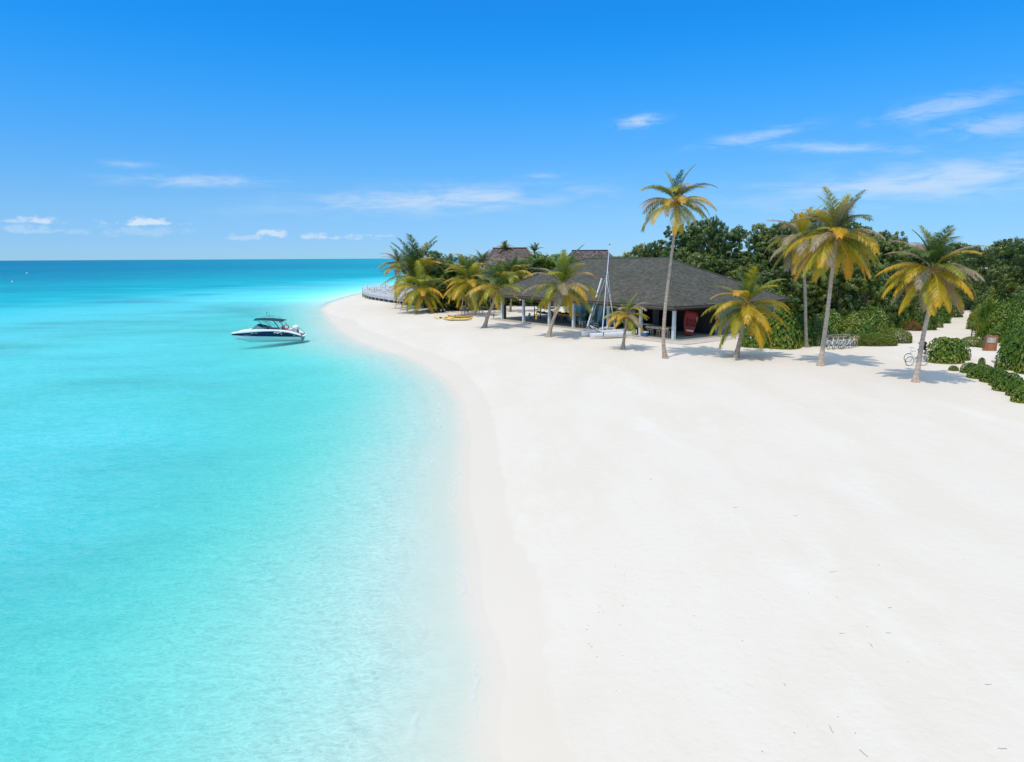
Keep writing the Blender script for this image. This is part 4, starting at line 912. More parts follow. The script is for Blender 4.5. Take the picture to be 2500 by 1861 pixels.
# ================================================================== beach catamaran
ga, gb_ = ground(1441, 829), ground(1548, 825); gc = ground(1408, 818)
u = (gb_-ga); u.z = 0; cl = u.length; u.normalize(); nrm = Vector((-u.y, u.x, 0))
cat_ = empty('catamaran', ga, math.atan2(u.y, u.x), label='white beach catamaran pulled up on the sand, mast standing and sail off', cat='catamaran')
wd = 2.1
def cat_hull(y0, sh):
    s_ = []
    for t in np.linspace(0, 1, 12):
        x = t*cl+sh; b = .17*min(1, .55+t*2.2)*min(1, (1.02-t)*3.2+.12); zb = .10+.22*max(0, (t-.75)/.25)**2; zt_ = .58+.10*t
        s_.append([(x, y0+b*.75, zt_), (x, y0+b, zt_-.12), (x, y0+b*.8, zb+.15), (x, y0, zb), (x, y0-b*.8, zb+.15), (x, y0-b, zt_-.12), (x, y0-b*.75, zt_)])
    return MB().loft(s_, True).build('hull', M_white, cat_)
h1 = cat_hull(0, 0); h2 = cat_hull(wd, -.15)
MB().box((cl*.28, -.175, .45), (.05, .02, .42)).box((cl*.28, -.19, .62), (.1, .03, .1)).build('shroud_plate', M_black, h1)
MB().box((cl*.5, -.17, .26), (cl*.8, .012, .018)).build('rub_line', M_steel, h1)
for x in (cl*.3, cl*.72): MB().tube([(x, -.1, .68), (x, wd+.1, .68)], .05, 8).build('crossbeam', M_alu, cat_)
MB().box((cl*.51, wd/2, .67), (cl*.42, wd-.3, .02)).build('trampoline', M_offw, cat_)
MB().tube([(cl*.36, wd-.2, .8), (cl*.5, wd-.15, .86), (cl*.72, wd-.2, .82)], [.07, .11, .06], 7).build('rolled_cover', M_offw, cat_)
mx = cl*.36
mast = MB().tube([(mx, wd/2, .72), (mx+.22, wd/2, 4.), (mx+.62, wd/2+.1, 8.9)], [.055, .055, .04], 8).build('mast', M_alu, cat_)
MB().box((mx+.63, wd/2+.1, 8.93), (.14, .06, .1)).build('masthead', M_steel, mast)
for p in ((mx+.85, 0, .66), (mx+.85, wd, .66), (.15-.1, wd/2, .66)): MB().tube([(mx+.45, wd/2, 6.4), p], .011, 4).build('stay_wire', M_alu, cat_)
MB().tube([(mx+.9, -.0, 1.0), (mx+.35, wd/2, 5.6)], .022, 5).build('stay_wire', M_alu, cat_)
for y in (0, wd):
    rd = MB().box((cl+.12, y, .62), (.30, .05, .34)).build('rudder', M_offw, cat_); MB().box((cl+.1, y-.035, .62), (.16, .02, .05), 0, 0, -.8).box((cl+.12, y-.035, .72), (.12, .02, .04)).build('rudder_mark', M_black, rd)
# A-frame prop with furled spar beside it
g = ground(1430, 812)
sp = empty('leaning_spar', g, 0., label='white spar leaning up against the catamaran mast from a small tripod foot', cat='spar')
q = Vector(at_y(1434, 797, g.y))-g; q2 = Vector(at_y(1469, 680, g.y+1.2))-g
MB().tube([q, q.lerp(q2, .5), q2], .085, 8).build('pole', M_alu, sp)
for d in ((-.5, -.1), (.05, -.35), (.5, .1), (.9, .3)): MB().tube([q, (q.x+d[0], q.y+d[1], .02)], .012, 4).build('foot', M_alu, sp)
for (a, b) in (((1441, 796), (1452, 806)), ((1440, 795), (1464, 806))):
    A2 = Vector(at_y(*a, g.y))-g; B2 = Vector(at_y(*b, g.y-.4))-g; MB().tube([A2, B2], .045, 6).build('brace', M_offw, sp)

# ================================================================== kayaks and canoes
def kayak_mesh(L=3.6, b=.38, h=.26):
    mb = MB(); s_ = []
    for t in np.linspace(-1, 1, 15):
        k = max(.03, (1-abs(t)**2.3))**.8; r_ = .16*abs(t)**3
        s_.append([(t*L/2, b*k, h*.6+r_), (t*L/2, b*k*.8, h*.95+r_), (t*L/2, b*k*.45, h*(.95-.35*(k > .55))+r_), (t*L/2, 0, h*(1.0-.5*(k > .55))+r_), (t*L/2, -b*k*.45, h*(.95-.35*(k > .55))+r_), (t*L/2, -b*k*.8, h*.95+r_), (t*L/2, -b*k, h*.6+r_), (t*L/2, -b*k*.6, .06+r_*.8), (t*L/2, 0, .0+r_*.9), (t*L/2, b*k*.6, .06+r_*.8)])
    mb.loft(s_, True); return mb.mesh('hull', M_yel, True)
KM = kayak_mesh()
def kayak(pos, rz, label, mt, group, z=0., rx=0., sc=1., name='kayak', cat='kayak', ry=0.):
    r = empty(name, pos, rz, label=label, cat=cat, group=group); r.rotation_euler = (rx, ry, rz); r.scale = (sc,)*3
    h = link('hull', KM, r); h.material_slots[0].link = 'OBJECT'; h.material_slots[0].material = mt
    for x in (-.55, .45): MB().box((x, 0, .17), (.34, .34, .05)).box((x-.2, 0, .26), (.05, .32, .2)).build('seat', M_black, r)
    return r
M_yel2 = mat('pale_yellow_kayak', (.74, .55, .26), .4)
g = ground(1118, 783); kayak(g, .06, 'bright yellow kayak on the sand, the closer of the pair', M_yel, 'kayaks on the open sand', sc=1.0, rx=.06)
g = ground(1124, 776); kayak(g, -.16, 'faded orange kayak on the sand just behind the bright yellow one', M_org, 'kayaks on the open sand', sc=.95)
g = ground(1085, 779); kayak(g, -.35, 'pale upturned kayak end poking out beside the yellow pair', M_yel2, 'kayaks on the open sand', sc=.8, rx=.5)
# canoes on trestles in the open bay
for i, (lx, ly, rz_, lb) in enumerate([(4.1, 20.8, 1.62, 'long orange canoe on black trestles in the open bay'), (3.3, 18.6, 1.50, 'second orange canoe on trestles, nearer the blue boards')]):
    p = bw(lx, ly, SLB+.85); k = kayak(p, TH+rz_, lb, M_org, 'orange canoes on trestles', sc=1.15, name='canoe', cat='canoe', ry=.03)
    for s in (-1, 1):
        t = empty('trestle', bw(lx, ly+s*1.1, SLB), TH, label='black folding trestle under %s orange canoe, %s end' % (('the long', 'the second')[i], ('wall', 'beach')[s > 0] if 0 else ('corner-side', 'far-side')[s > 0]), cat='trestle', group='canoe trestles')
        for q in (-1, 1):
            for w_ in (-1, 1): MB().tube([(q*.4, w_*.02, .86), (q*.5, w_*.35, 0)], .028, 5).build('leg', M_black, t)
        MB().box((0, 0, .86), (.95, .07, .07)).build('crossbar', M_black, t)
# kayak rack at the far bay
rk = empty('kayak_rack', bw(5.2, 25.2, SLB), TH, label='dark rack of stacked boats and boards in the far open bay', cat='rack')
for y in (-1.6, 1.6):
    for x in (-.5, .5): MB().box((x, y, 1.15), (.08, .08, 2.3)).build('upright', M_dwood, rk)
    for z in (.5, 1.15, 1.8): MB().box((0, y, z), (1.1, .07, .07)).build('arm', M_dwood, rk)
for i, (z, mt, cn_) in enumerate([(.6, M_teal, 'dark teal'), (1.25, M_tealp, 'pale teal'), (1.9, M_green, 'olive green')]):
    kayak(bw(5.2, 25.2, SLB+z), TH+math.pi/2, cn_+' kayak on the %s shelf of the rack in the far bay' % ('bottom', 'middle', 'top')[i], mt, 'kayaks on the rack')
# blue paddle boards leaning by the wall
for i, (dy, mt, c_) in enumerate([(0, M_blue, 'deep blue'), (.55, M_turq, 'turquoise'), (1.15, M_offw, 'white')]):
    bm = MB(); s_ = []
    for t in np.linspace(-1, 1, 11):
        k = .33*max(.06, 1-abs(t)**2.6); s_.append([(-.04, k, t*1.3+1.3), (.04, k, t*1.3+1.3), (.04, -k, t*1.3+1.3), (-.04, -k, t*1.3+1.3)])
    o = bm.loft(s_, True).build('paddleboard', mt, None, bw(5.2, 14.6+dy, SLB), TH); o.rotation_euler = (.12, .20, TH)
    tag(o, c_+' paddleboard leaning on the teal wall behind the table', 'paddleboard', 'leaning paddleboards')
# red kayak hull standing on end in the corner bay
rkx = empty('red_boat', bw(4.3, 1.9, SLB+.04), TH, label='big red double kayak stood on end, leaning in the dark corner bay', cat='kayak')
s_ = []
for t in np.linspace(0, 1, 12):
    w_ = .78*max(.10, math.sin(math.pi*min(1, .12+t*.55)))**.7; zz = t*2.35
    s_.append([(w_, 0, zz), (w_*.8, .12, zz), (w_*.45, .2, zz), (0, .24, zz), (-w_*.45, .2, zz), (-w_*.8, .12, zz), (-w_, 0, zz), (-w_*.85, -.1, zz), (0, -.14, zz), (w_*.85, -.1, zz)])
hh = MB().loft(s_, True).build('hull', M_red, rkx, smooth=True)
hh2 = []
for i, x in enumerate((-.42, 0, .42)): hh2.append(MB().box((x, -.13, 1.45), (.28, .06, .42)).build('foot_well', M_dred, rkx))
MB().box((0, -.135, 1.05), (1.25, .04, .28)).build('seat_recess', M_dred, rkx); MB().box((0, -.15, .48), (.8, .05, .16)).build('seat_pad', M_lite, rkx)
for i in range(4): MB().box((.62, -.13, 1.5+i*.13), (.28, .03, .05), 0, 0, -.6).build('vent_slot', M_yel, rkx)
rkx.rotation_euler = (-.10, .20, TH-.25)
# life jackets hung by the teal wall
lj = empty('life_jackets', bw(6.95, .55, SLB+.9), TH, label='bunch of red life jackets hanging at the corner of the teal wall', cat='life jackets')
for k in range(5): MB().blob((rnd.uniform(-.18, .25), rnd.uniform(-.1, .1), rnd.uniform(0, .5)), (.16, .1, .28), 8, 6, .08).build('jacket', M_life if k % 2 else M_red, lj)
MB().tube([(0, .3, .85), (0, .0, .8)], .02, 5).build('hook', M_steel, lj)
# hung shirts at the back of the corner bay
rail = empty('shirt_rail', bw(1.9, 7.6, SLB), TH, label='rail of small shirts hung in the dark bay behind the tallest palm', cat='clothes rail')
MB().tube([(-1.2, 0, 2.35), (1.0, 0, 2.35)], .02, 5).build('bar', M_steel, rail)
for i in range(6): MB().box((-1.05+i*.36, 0, 2.1), (.22, .03, .38)).box((-1.05+i*.36, 0, 2.2), (.32, .03, .12)).build('shirt', (M_offw, M_tealp, M_lite)[i % 3], rail)
for i in range(5): MB().box((-.9+i*.4, .02, 1.35), (.26, .03, .5)).build('shirt', (M_teal, M_black, M_grey, M_blue)[i % 4], rail)

# ================================================================== furniture in the pavilion
tb = empty('bistro_table', bw(2.0, 13.2, SLB), TH, label='round white-topped table between two cream armchairs by the second pale post', cat='table')
MB().tube([(0, 0, .72), (0, 0, .76)], .5, 20).build('tabletop', M_offw, tb); MB().tube([(0, 0, 0), (0, 0, .72)], .05, 8).build('pedestal', M_rattan, tb); MB().tube([(0, 0, 0), (0, 0, .04)], .3, 14).build('foot', M_rattan, tb)
def armchair(mt):
    c = empty('armchair', (0, 0, 0), 0, cat='chair')
    MB().box((0, 0, .44), (.5, .5, .05)).build('seat', mt, c); MB().box((-.24, 0, .72), (.05, .5, .34)).build('backrest', mt, c)
    for x in (-.23, .23):
        for y in (-.23, .23): MB().box((x, y, .32 if x > 0 else .43), (.045, .045, .64 if x > 0 else .86)).build('leg', mt, c)
    for y in (-.25, .25): MB().box((0, y, .65), (.5, .05, .04)).build('armrest', mt, c)
    return c
ac = armchair(M_cream); ac.location = bw(1.6, 12.1, SLB); ac.rotation_euler.z = TH+2.0; tag(ac, 'cream armchair at the round table, on the catamaran side', group='armchairs at the round table')
a2 = copy_tree(ac); a2.location = bw(1.7, 14.4, SLB); a2.rotation_euler.z = TH-1.4; a2['label'] = 'cream armchair at the round table, half hidden by the pale post'
pp = empty('potted_orchid', bw(2.0, 13.1, SLB+.76), 0, label='white orchid arrangement standing on the round table', cat='plant')
MB().tube([(0, 0, 0), (0, 0, .2)], [.1, .14], 10).build('pot', M_lite, pp)
mb = MB()
for k in range(7): a = k*.9; mb.tube([(0, 0, .15), (math.cos(a)*.1, math.sin(a)*.1, .55), (math.cos(a)*.3, math.sin(a)*.3, .7+.05*k)], .012, 4)
mb.build('stem', M_green, pp)
mb = MB()
for k in range(16): a = k*.8; mb.blob((math.cos(a)*.28, math.sin(a)*.28, .6+.04*(k % 9)), .045, 6, 4)
mb.build('flower', M_lite, pp)
bt = empty('wooden_bench_table', bw(2.0, 3.3, SLB), TH, label='bleached wood high table behind the short palm, stools tucked under', cat='table')
MB().box((0, .2, .92), (.8, 2.9, .06)).build('tabletop', M_rattan, bt)
for y in (-1.1, 1.5):
    for x in (-.33, .33): MB().box((x, y, .45), (.07, .07, .9)).build('leg', M_rattan, bt)
for i in range(5): MB().box((-.42, -1.0+i*.6, .82), (.03, .55, .2)).build('apron_panel', M_rattan, bt)
st0 = empty('bar_stool', bw(1.6, 2.2, SLB), TH, cat='stool', label='bleached stool under the high table, corner end', group='stools at the high table')
MB().box((0, 0, .62), (.36, .36, .05)).build('seat', M_rattan, st0)
for x in (-.15, .15):
    for y in (-.15, .15): MB().box((x, y, .3), (.04, .04, .6)).build('leg', M_rattan, st0)
for y, lb in ((3.2, 'bleached stool under the middle of the high table'), (4.3, 'bleached stool under the high table, end beside the pale post')):
    s2 = copy_tree(st0); s2.location = bw(1.6, y, SLB); s2['label'] = lb
cb2 = empty('cool_box', bw(.55, 5.0+.35, SLB), TH, label='blue cool box with a white lid on the slab beside the pale post', cat='cool box')
MB().box((0, 0, .2), (.4, .62, .4)).build('box', M_blue, cb2); MB().box((0, 0, .43), (.44, .66, .08)).build('lid', M_lite, cb2); cb2.location = bw(.85, 4.35, SLB)
for i, (lx, ly) in enumerate(((4.6, 16.6), (4.7, 9.6))):
    b_ = empty('planter', bw(lx, ly, SLB), 0, label=('dark potted plant against the teal wall behind the canoes', 'dark potted plant beside the glazed door behind the spar')[i], cat='potted plant', group='potted plants in the pavilion')
    MB().tube([(0, 0, 0), (0, 0, .5)], [.18, .25], 10).build('pot', M_black, b_)
    f = link('foliage', shrub_mesh('strap', i), b_, (0, 0, .45)); f.scale = (.5, .5, .9); f.material_slots[0].link = 'OBJECT'; f.material_slots[0].material = L_forest

# ================================================================== trailers
def wheel(parent, c, R=.34, w_=.2, axis=(1, 0)):
    ax = Vector((axis[0], axis[1], 0)).normalized(); c = Vector(c)
    o = MB().tube([c-ax*w_/2, c+ax*w_/2], R, 16).build('wheel', M_black, parent); MB().tube([c-ax*(w_/2+.01), c+ax*(w_/2+.01)], R*.45, 10).build('rim', M_offw, o); return o
def trailer(px, py, rz, lb):
    g = ground(px, py); t = empty('boat_trailer', g, rz, label=lb, cat='trailer', group='boat trailers')
    for s in (-1, 1): wheel(t, (s*.75, -.35, .36), .36, .22); wheel(t, (s*.75, .42, .36), .36, .22)
    for s in (-.5, .5): MB().box((s, .6, .5), (.08, 4.2, .08)).build('frame_rail', M_black, t)
    for y in (-1.3, 0, 1.5): MB().box((0, y, .56), (1.1, .08, .06)).build('crossbar', M_black, t)
    MB().tube([(0, 2.6, .5), (0, 3.8, .42)], .04, 6).build('drawbar', M_black, t); MB().box((0, -.8, .68), (.5, 1.2, .1)).build('cradle', M_offw, t)
trailer(1069, 763, -.55, 'black boat trailer beside the drooping golden palm')
trailer(1110, 756, 1.25, 'boat trailer side-on with two white-hubbed wheels in the palm shade')
# bits of weathered beam lying by the pavilion end
for i, (px, py, lb) in enumerate([(1185, 783, 'short black mooring stake by the slanted palm trunk'), (1205, 776, 'small black bollard in front of the corner post'), (1224, 776, 'small black bollard just past the corner post')]):
    g = ground(px, py); o = MB().tube([(0, 0, -.05), (.05, 0, .5)], .05, 6).box((.05, 0, .5), (.3, .06, .06)).build('mooring_stake', M_black, None, g); tag(o, lb, 'stake', 'mooring stakes')
g = ground(1264, 780)
sn = empty('stone_cairn', bw(3.6, 26.6, .05), 0, label='little cairn of pale stones at the far open bay', cat='stones')
for k in range(4): MB().blob((.05*k, 0, .12+.2*k), (.30-.05*k, .22, .11), 8, 5, .12).build('stone', M_offw, sn)

# ================================================================== bicycles
M_tyre = mat('grey_tyre', (.06, .06, .06), .7)
def bicycle(colr, loc, rz, label, group, basket=True, first=None):
    b = empty('bicycle', loc, rz, label=label, cat='bicycle', group=group)
    for x in (-.52, .52):
        wl = MB().ring((x, 0, .33), .315, .022, 'y', 24, 5).build('tyre', M_tyre, b)
        sp_ = MB()
        for k in range(8): a = k*math.pi/8; sp_.tube([(x+.30*math.cos(a), 0, .33+.30*math.sin(a)), (x-.30*math.cos(a), 0, .33-.30*math.sin(a))], .004, 3, False)
        sp_.ring((x, 0, .33), .29, .010, 'y', 20, 4); sp_.build('rim', M_offw, wl)
        fd = MB(); fd.tube([(x+.35*math.cos(a), 0, .33+.35*math.sin(a)) for a in np.linspace(.5, 2.9, 9)], .022, 5); fd.build('mudguard', colr, b)
    fm = MB()
    fm.tube([(.52, 0, .33), (.42, 0, .85), (.40, 0, 1.0)], .018, 6); fm.tube([(.42, 0, .82), (.25, 0, .5), (.0, 0, .33), (-.08, 0, .30)], .024, 6); fm.tube([(.40, 0, .70), (.15, 0, .42), (-.1, 0, .34)], .016, 6)
    fm.tube([(-.08, 0, .30), (-.22, 0, .86)], .020, 6)
    for s in (-1, 1): fm.tube([(-.52, s*.05, .33), (-.18, s*.03, .72)], .010, 5); fm.tube([(-.52, s*.05, .33), (-.08, s*.03, .30)], .010, 5)
    fm.build('frame', colr, b)
    MB().blob((-.24, 0, .90), (.15, .09, .05), 8, 5).build('saddle', M_black, b)
    MB().tube([(.30, -.28, 1.06), (.38, -.12, 1.08), (.40, 0, 1.02), (.38, .12, 1.08), (.30, .28, 1.06)], .014, 5).build('handlebar', M_steel, b)
    MB().box((-.52, 0, .74), (.42, .14, .02)).build('carrier', M_offw, b)
    MB().tube([(-.08, -.1, .3), (-.08, .1, .3)], .05, 8).box((.06, .1, .24), (.1, .06, .03)).box((-.2, -.1, .36), (.1, .06, .03)).build('crank', M_steel, b)
    if basket:
        k_ = MB()
        for z in (.72, .84, .96): k_.tube([(.48, -.16, z), (.78, -.18, z), (.78, .18, z), (.48, .16, z), (.48, -.16, z)], .008, 4)
        for y in (-.17, -.06, .06, .17): k_.tube([(.78, y, .96), (.74, y, .72), (.5, y, .72)], .006, 3)
        k_.build('basket', M_rattan, b)
    return b
gB = 'white bicycles parked by the shrubs'
g = ground(2237, 893); b1 = bicycle(M_white, g, math.pi+.05, 'white bicycle right behind the bent palm trunk, closer of the pair', 'pair of bicycles by the round bush', False)
b2 = copy_tree(b1); b2.location = ground(2233, 884); b2['label'] = 'white bicycle carrying a grey canopied child seat, farther of the pair'
cs_ = MB(); cs_.box((-.5, 0, .95), (.34, .3, .1)); cs_.box((-.62, 0, 1.15), (.08, .3, .45)); cs_.build('child_seat', M_black, b2)
ar = MB(); s_ = []
for a in np.linspace(0, math.pi, 8): s_.append([(-.48+.22*math.cos(a), -.2, 1.3+.25*math.sin(a)), (-.48+.24*math.cos(a), 0, 1.32+.28*math.sin(a)), (-.48+.22*math.cos(a), .2, 1.3+.25*math.sin(a))])
ar.loft(s_); ar.build('canopy', M_grey, b2)
for i, (px, py, rz_, lb) in enumerate([(2017, 848, .95, 'white bicycle at the palm end of the wooden rack'), (2028, 852, .75, 'white bicycle second from the palm in the rack row'), (2040, 852, .80, 'white bicycle in the middle of the rack row'), (2054, 851, .85, 'white bicycle fourth from the palm in the rack row'), (2066, 852, .55, 'white bicycle with the most visible wheels, at the open end of the rack row'), (2074, 849, .3, 'white bicycle parked just past the end of the wooden rack')]):
    c = bicycle(M_white, ground(px, py), rz_, lb, gB) if i == 0 else copy_tree(c0)
    if i == 0: c0 = c
    c.location = ground(px, py); c.rotation_euler.z = rz_; c['label'] = lb
g = ground(2040, 843)
rk2 = empty('bicycle_rack', g, .08, label='honey-coloured wooden rack behind the row of white bicycles', cat='rack')
for i in range(15): MB().box((-1.1+i*.16, 0, .48), (.05, .06, .92)).build('slat', M_rattan, rk2)
for z in (.2, .92): MB().box((.0, .05, z), (2.4, .05, .07)).build('rail', M_rattan, rk2)
for x in (-1.15, 1.2): MB().box((x, 0, .5), (.09, .09, 1.0)).build('post', M_rattan, rk2)

# ================================================================== sign, fence end, kerb
g = ground(2417, 857); sgn = empty('wooden_sign', g, .02, label='upright red-brown wooden sign with a small grey plaque', cat='sign'); sgn.rotation_euler = (-.03, .05, -.12)
sh_ = 1.28
for i in range(6): MB().box((-.40+i*.155, 0, sh_/2-.02*(i % 2)), (.145, .07, sh_+.02*(i % 3))).build('board', M_signw, sgn)
for i in range(2): MB().box((.50+.02*i, .10+.08*i, sh_/2), (.05, .05, sh_)).build('board', M_signw, sgn)
MB().box((-.53, .05, sh_/2-.03), (.06, .1, sh_-.08)).build('board', M_wood, sgn)
pq = MB().box((-.03, -.05, .88), (.66, .03, .46)).build('plaque', M_plaq, sgn)
lm = MB(); lm.face([(-.16, -.067, 1.06), (-.05, -.067, .92), (.0, -.067, .93), (-.06, -.067, 1.0)]); lm.face([(.06, -.067, 1.07), (-.05, -.067, .92), (.03, -.067, .96)]); lm.face([(-.09, -.067, .93), (.04, -.067, .93), (-.02, -.067, .89)])
lm.build('emblem', M_lite, pq)
lt = MB()
for r_, (z, n, h) in enumerate([(.82, 7, .05), (.74, 10, .045)]):
    for i in range(n): lt.box((-.25+i*(.46/n), -.068, z), (.03, .006, h*(1 if i % 3 else .8)))
lt.build('lettering', M_lite, pq)
g = ground(2374, 822); fc = empty('slatted_fence', g, 0., label='short end of a brown slatted fence showing beside the path shrubs', cat='fence')
for i in range(5): MB().box((.35, 0, .42+i*.135), (.9, .03, .06)).build('slat', M_dwood, fc)
for x in (-.08, .6): MB().box((x, .02, .48), (.07, .07, 1.0)).build('post', M_dwood, fc)
ka, kb = ground(2423, 884), ground(2515, 918); dv = kb-ka
n_ = 7
ke = tag(link('kerb_line', None, None, ka), 'pale concrete edging running out of view in front of the glossy hedge', 'kerb')
for i in range(n_):
    c = ka.lerp(kb, (i+.5)/n_)-ka; MB().box((c.x, c.y, gz(ka.x+c.x, ka.y+c.y)-ka.z+.05), (dv.length/n_-.015, .16, .18), math.atan2(dv.y, dv.x)).build('kerb_stone', M_kerb, ke)

# ================================================================== terrace deck over the point
DZ = 1.55
front = [(884, 712), (890, 715.5), (902, 719.5), (925, 723.5), (955, 728), (990, 732.5), (1025, 736), (1062, 740)]
FP = [Vector(at_z(x, y, DZ)) for x, y in front]
back = [Vector(at_z(x, y, DZ)) for x, y in [(1062, 706), (1000, 701), (950, 698), (915, 700), (893, 705), (885, 709)]]
dk = empty('terrace_deck', (FP[3].x, FP[3].y, 0), 0, label='round timber terrace deck on piles at the sandy point, full of chairs', cat='deck')
off = Vector((FP[3].x, FP[3].y, 0))
mb = MB(); mb.face([p-off for p in FP+back]); mb.build('deck_floor', M_deck, dk)
def along(P, step):
    out = []; 
    for a, b in zip(P, P[1:]):
        n = max(1, int((b-a).length/step)); out += [a.lerp(b, i/n) for i in range(n)]
    return out+[P[-1]]
RP = along(FP, 1.3); OUT = RP+along(back, 2.)
for a, b in zip(RP+back+[RP[0]], (RP+back+[RP[0]])[1:]):
    c = (a+b)/2-off; d = b-a; MB().box((c.x, c.y, DZ-.20), (d.length, .06, .34), math.atan2(d.y, d.x)).build('fascia_board', M_deck, dk)
for i, p in enumerate(RP):
    if i % 2 == 0:
        q = p-off; MB().tube([(q.x, q.y+.25, -1.), (q.x, q.y+.25, DZ-.05)], .11, 7).build('pile', M_kerb, dk)
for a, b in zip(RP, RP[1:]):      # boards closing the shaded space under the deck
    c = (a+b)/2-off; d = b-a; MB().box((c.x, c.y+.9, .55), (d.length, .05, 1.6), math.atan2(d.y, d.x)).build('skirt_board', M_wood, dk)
for p in along(FP+back+[FP[0]], 1.25):
    q = p-off; MB().box((q.x, q.y+.1, DZ+.45), (.05, .05, .9)).build('rail_post', M_lite, dk)
LPp = FP+back+[FP[0]]
for a, b in zip(LPp, LPp[1:]):
    a_, b_ = a-off, b-off
    for z in (.45, .88): MB().tube([(a_.x, a_.y+.1, DZ+z), (b_.x, b_.y+.1, DZ+z)], .02, 4, True).build('rail', M_lite, dk)
cm = MB(); cm.box((0, 0, .45), (.48, .48, .05)); cm.box((0, .23, .7), (.46, .04, .42))
for x in (-.2, .2):
    for y in (-.2, .2): cm.box((x, y, .22), (.05, .05, .45))
cm = cm.mesh('chair', M_white)
tm = MB(); tm.box((0, 0, .74), (.85, .85, .05)); tm.tube([(0, 0, 0), (0, 0, .72)], .05, 6); tm.box((0, 0, .02), (.5, .5, .04)); tm = tm.mesh('table', M_lite)
r = random.Random(4); k = 0
PXY = np.array([(p.x, p.y) for p in FP+back])
spots = []
for row, D in enumerate(np.arange(113, 172, 7.5)):
    for px in np.arange(884, 1056, 27 if D < 140 else 21):
        q = at_y(px+r.uniform(-3, 3), 700, D)
        if sdist(np.array([q[0]]), np.array([D]), PXY)[0] > 1.3: spots.append((q[0], D+r.uniform(-.6, .6)))
for i, (x, y) in enumerate(spots):
    t = link('cafe_table', tm, None, (x, y, DZ+.01)); tag(t, 'small white square table out on the terrace deck', 'table', 'tables on the deck')
    for (dx, dy) in ((-.75, 0), (.75, 0), (0, .8)):
        c = link('cafe_chair', cm, None, (x+dx, y+dy, DZ+.01), math.atan2(-dy, -dx)+math.pi/2+math.pi+r.uniform(-.3, .3)); tag(c, 'white cafe chair beside a table on the terrace deck', 'chair', 'chairs on the deck')

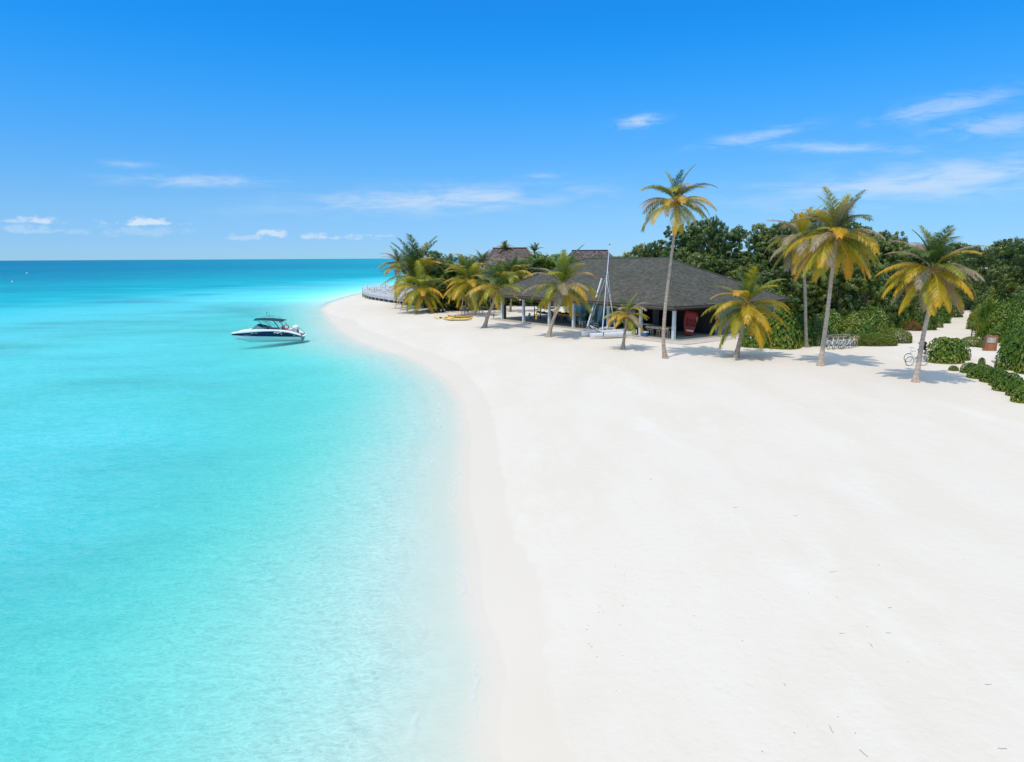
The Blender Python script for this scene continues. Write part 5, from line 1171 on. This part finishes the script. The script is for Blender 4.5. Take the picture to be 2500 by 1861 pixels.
# ================================================================== thatched roofs beyond the shrubs
def thatched(px0, px1, py, D, half, drop, label, end_in):
    a, b = Vector(at_y(px0, py, D)), Vector(at_y(px1, py, D)); root = empty('thatched_hall', ((a.x+b.x)/2, D, .8), 0, label=label, cat='building')
    o = Vector(((a.x+b.x)/2, D, .8)); a, b = a-o, b-o; zr = (a.z+b.z)/2; ze = zr-drop; L = (b.x-a.x)
    e = [Vector((a.x-end_in, -half, ze)), Vector((b.x+end_in, -half, ze)), Vector((b.x+end_in, half, ze)), Vector((a.x-end_in, half, ze))]; r1, r2 = Vector((a.x, 0, zr)), Vector((b.x, 0, zr))
    mb = MB(); 
    for f in ((e[0], e[1], r2, r1), (e[1], e[2], r2), (e[2], e[3], r1, r2), (e[3], e[0], r1)): mb.face(f)
    mb.face(e[::-1]); rf = mb.build('roof', M_thatch, root)
    mb = MB(); rr = random.Random(int(px0))
    for s in range(3600):                     # bundles of palm thatch
        u, v = rr.random(), rr.random()**.8; f = rr.randrange(3)
        if f == 0: p = e[0].lerp(e[1], u).lerp(r1.lerp(r2, u), v); dn = Vector((0, -half, -drop)).normalized()
        elif f == 1: p = e[1].lerp(e[2], u).lerp(r2, v); dn = Vector((end_in, 0, -drop)).normalized()
        else: p = e[3].lerp(e[0], u).lerp(r1, v); dn = Vector((-end_in, 0, -drop)).normalized()
        w_ = dn.cross(Vector((0, 0, 1))).normalized()*rr.uniform(.06, .14); n_ = w_.cross(dn).normalized(); n_ = n_ if n_.z > 0 else -n_
        q = p+dn*rr.uniform(.35, .7)+n_*.10; p = p+n_*.03; mb.face([p-w_, p+w_, q+w_*.8, q-w_*.8], rr.random())
    o2 = mb.build('thatch_bundles', M_thatch, rf); o2['kind'] = 'stuff'
    MB().tube([r1+Vector((-.2, 0, .08)), r2+Vector((.2, 0, .08))], .18, 6).build('ridge_roll', M_dwood, rf)
    MB().box((( e[0].x+e[1].x)/2, 0, ze/2-.1), (L+2*end_in-2, 2*half-2, ze-.2)).build('wall', M_wood, root)
    return root
thatched(1205, 1285, 607, 150, 8.0, 4.2, 'big purple-brown thatched hall whose ridge shows over the green trees by the deck', 4.0)
thatched(1398, 1482, 613, 148, 7.0, 4.0, 'farther thatched hall just behind the ridge of the shingled pavilion roof', 3.5)

# ================================================================== litter on the sand, floats on the sea
mb = MB(); r = random.Random(12)
def twig(p, L, a, rr=.006):
    pts = [p+Vector((math.cos(a)*L*t+r.uniform(-.03, .03)*L, math.sin(a)*L*t+r.uniform(-.08, .08)*L, .006)) for t in (0, .35, .7, 1)]; mb.tube(pts, rr, 4)
for (px, py, L) in [(2035, 1792, .5), (2120, 1850, .45), (1790, 1240, .4), (2025, 1398, .55), (1592, 1172, .3), (1938, 1260, .3), (2168, 1485, .25), (1918, 1675, .2), (2405, 1672, .35), (2460, 1830, .35), (2050, 1547, .3), (2175, 1546, .25), (2130, 1580, .3)]: twig(ground(px, py), L*.4, r.uniform(0, 3.1), .003)
for k in range(60):
    px = r.gauss(2000, 330) if k % 3 else r.gauss(1450, 60); py = r.uniform(1000, 1855) if k % 3 else r.uniform(1380, 1700)
    if px > 1420 and px < 2520: twig(ground(px, py), r.uniform(.015, .06), r.uniform(0, 3.1), r.uniform(.0015, .0035))
o = mb.build('beach_litter', M_bark); o['kind'] = 'stuff'
for (px, py, lb) in [(66, 669, 'tiny white buoy far out, the upper of the two'), (30, 690, 'tiny white buoy far out, the lower of the two')]:
    q = at_z(px, py, 0); s = q[1]/300; o = MB().blob((0, 0, .25*s), .35*s, 8, 6).tube([(0, 0, .3*s), (0, 0, 1.0*s)], .06*s, 5).build('buoy', M_white, None, q); tag(o, lb, 'buoy', 'buoys far out on the sea')
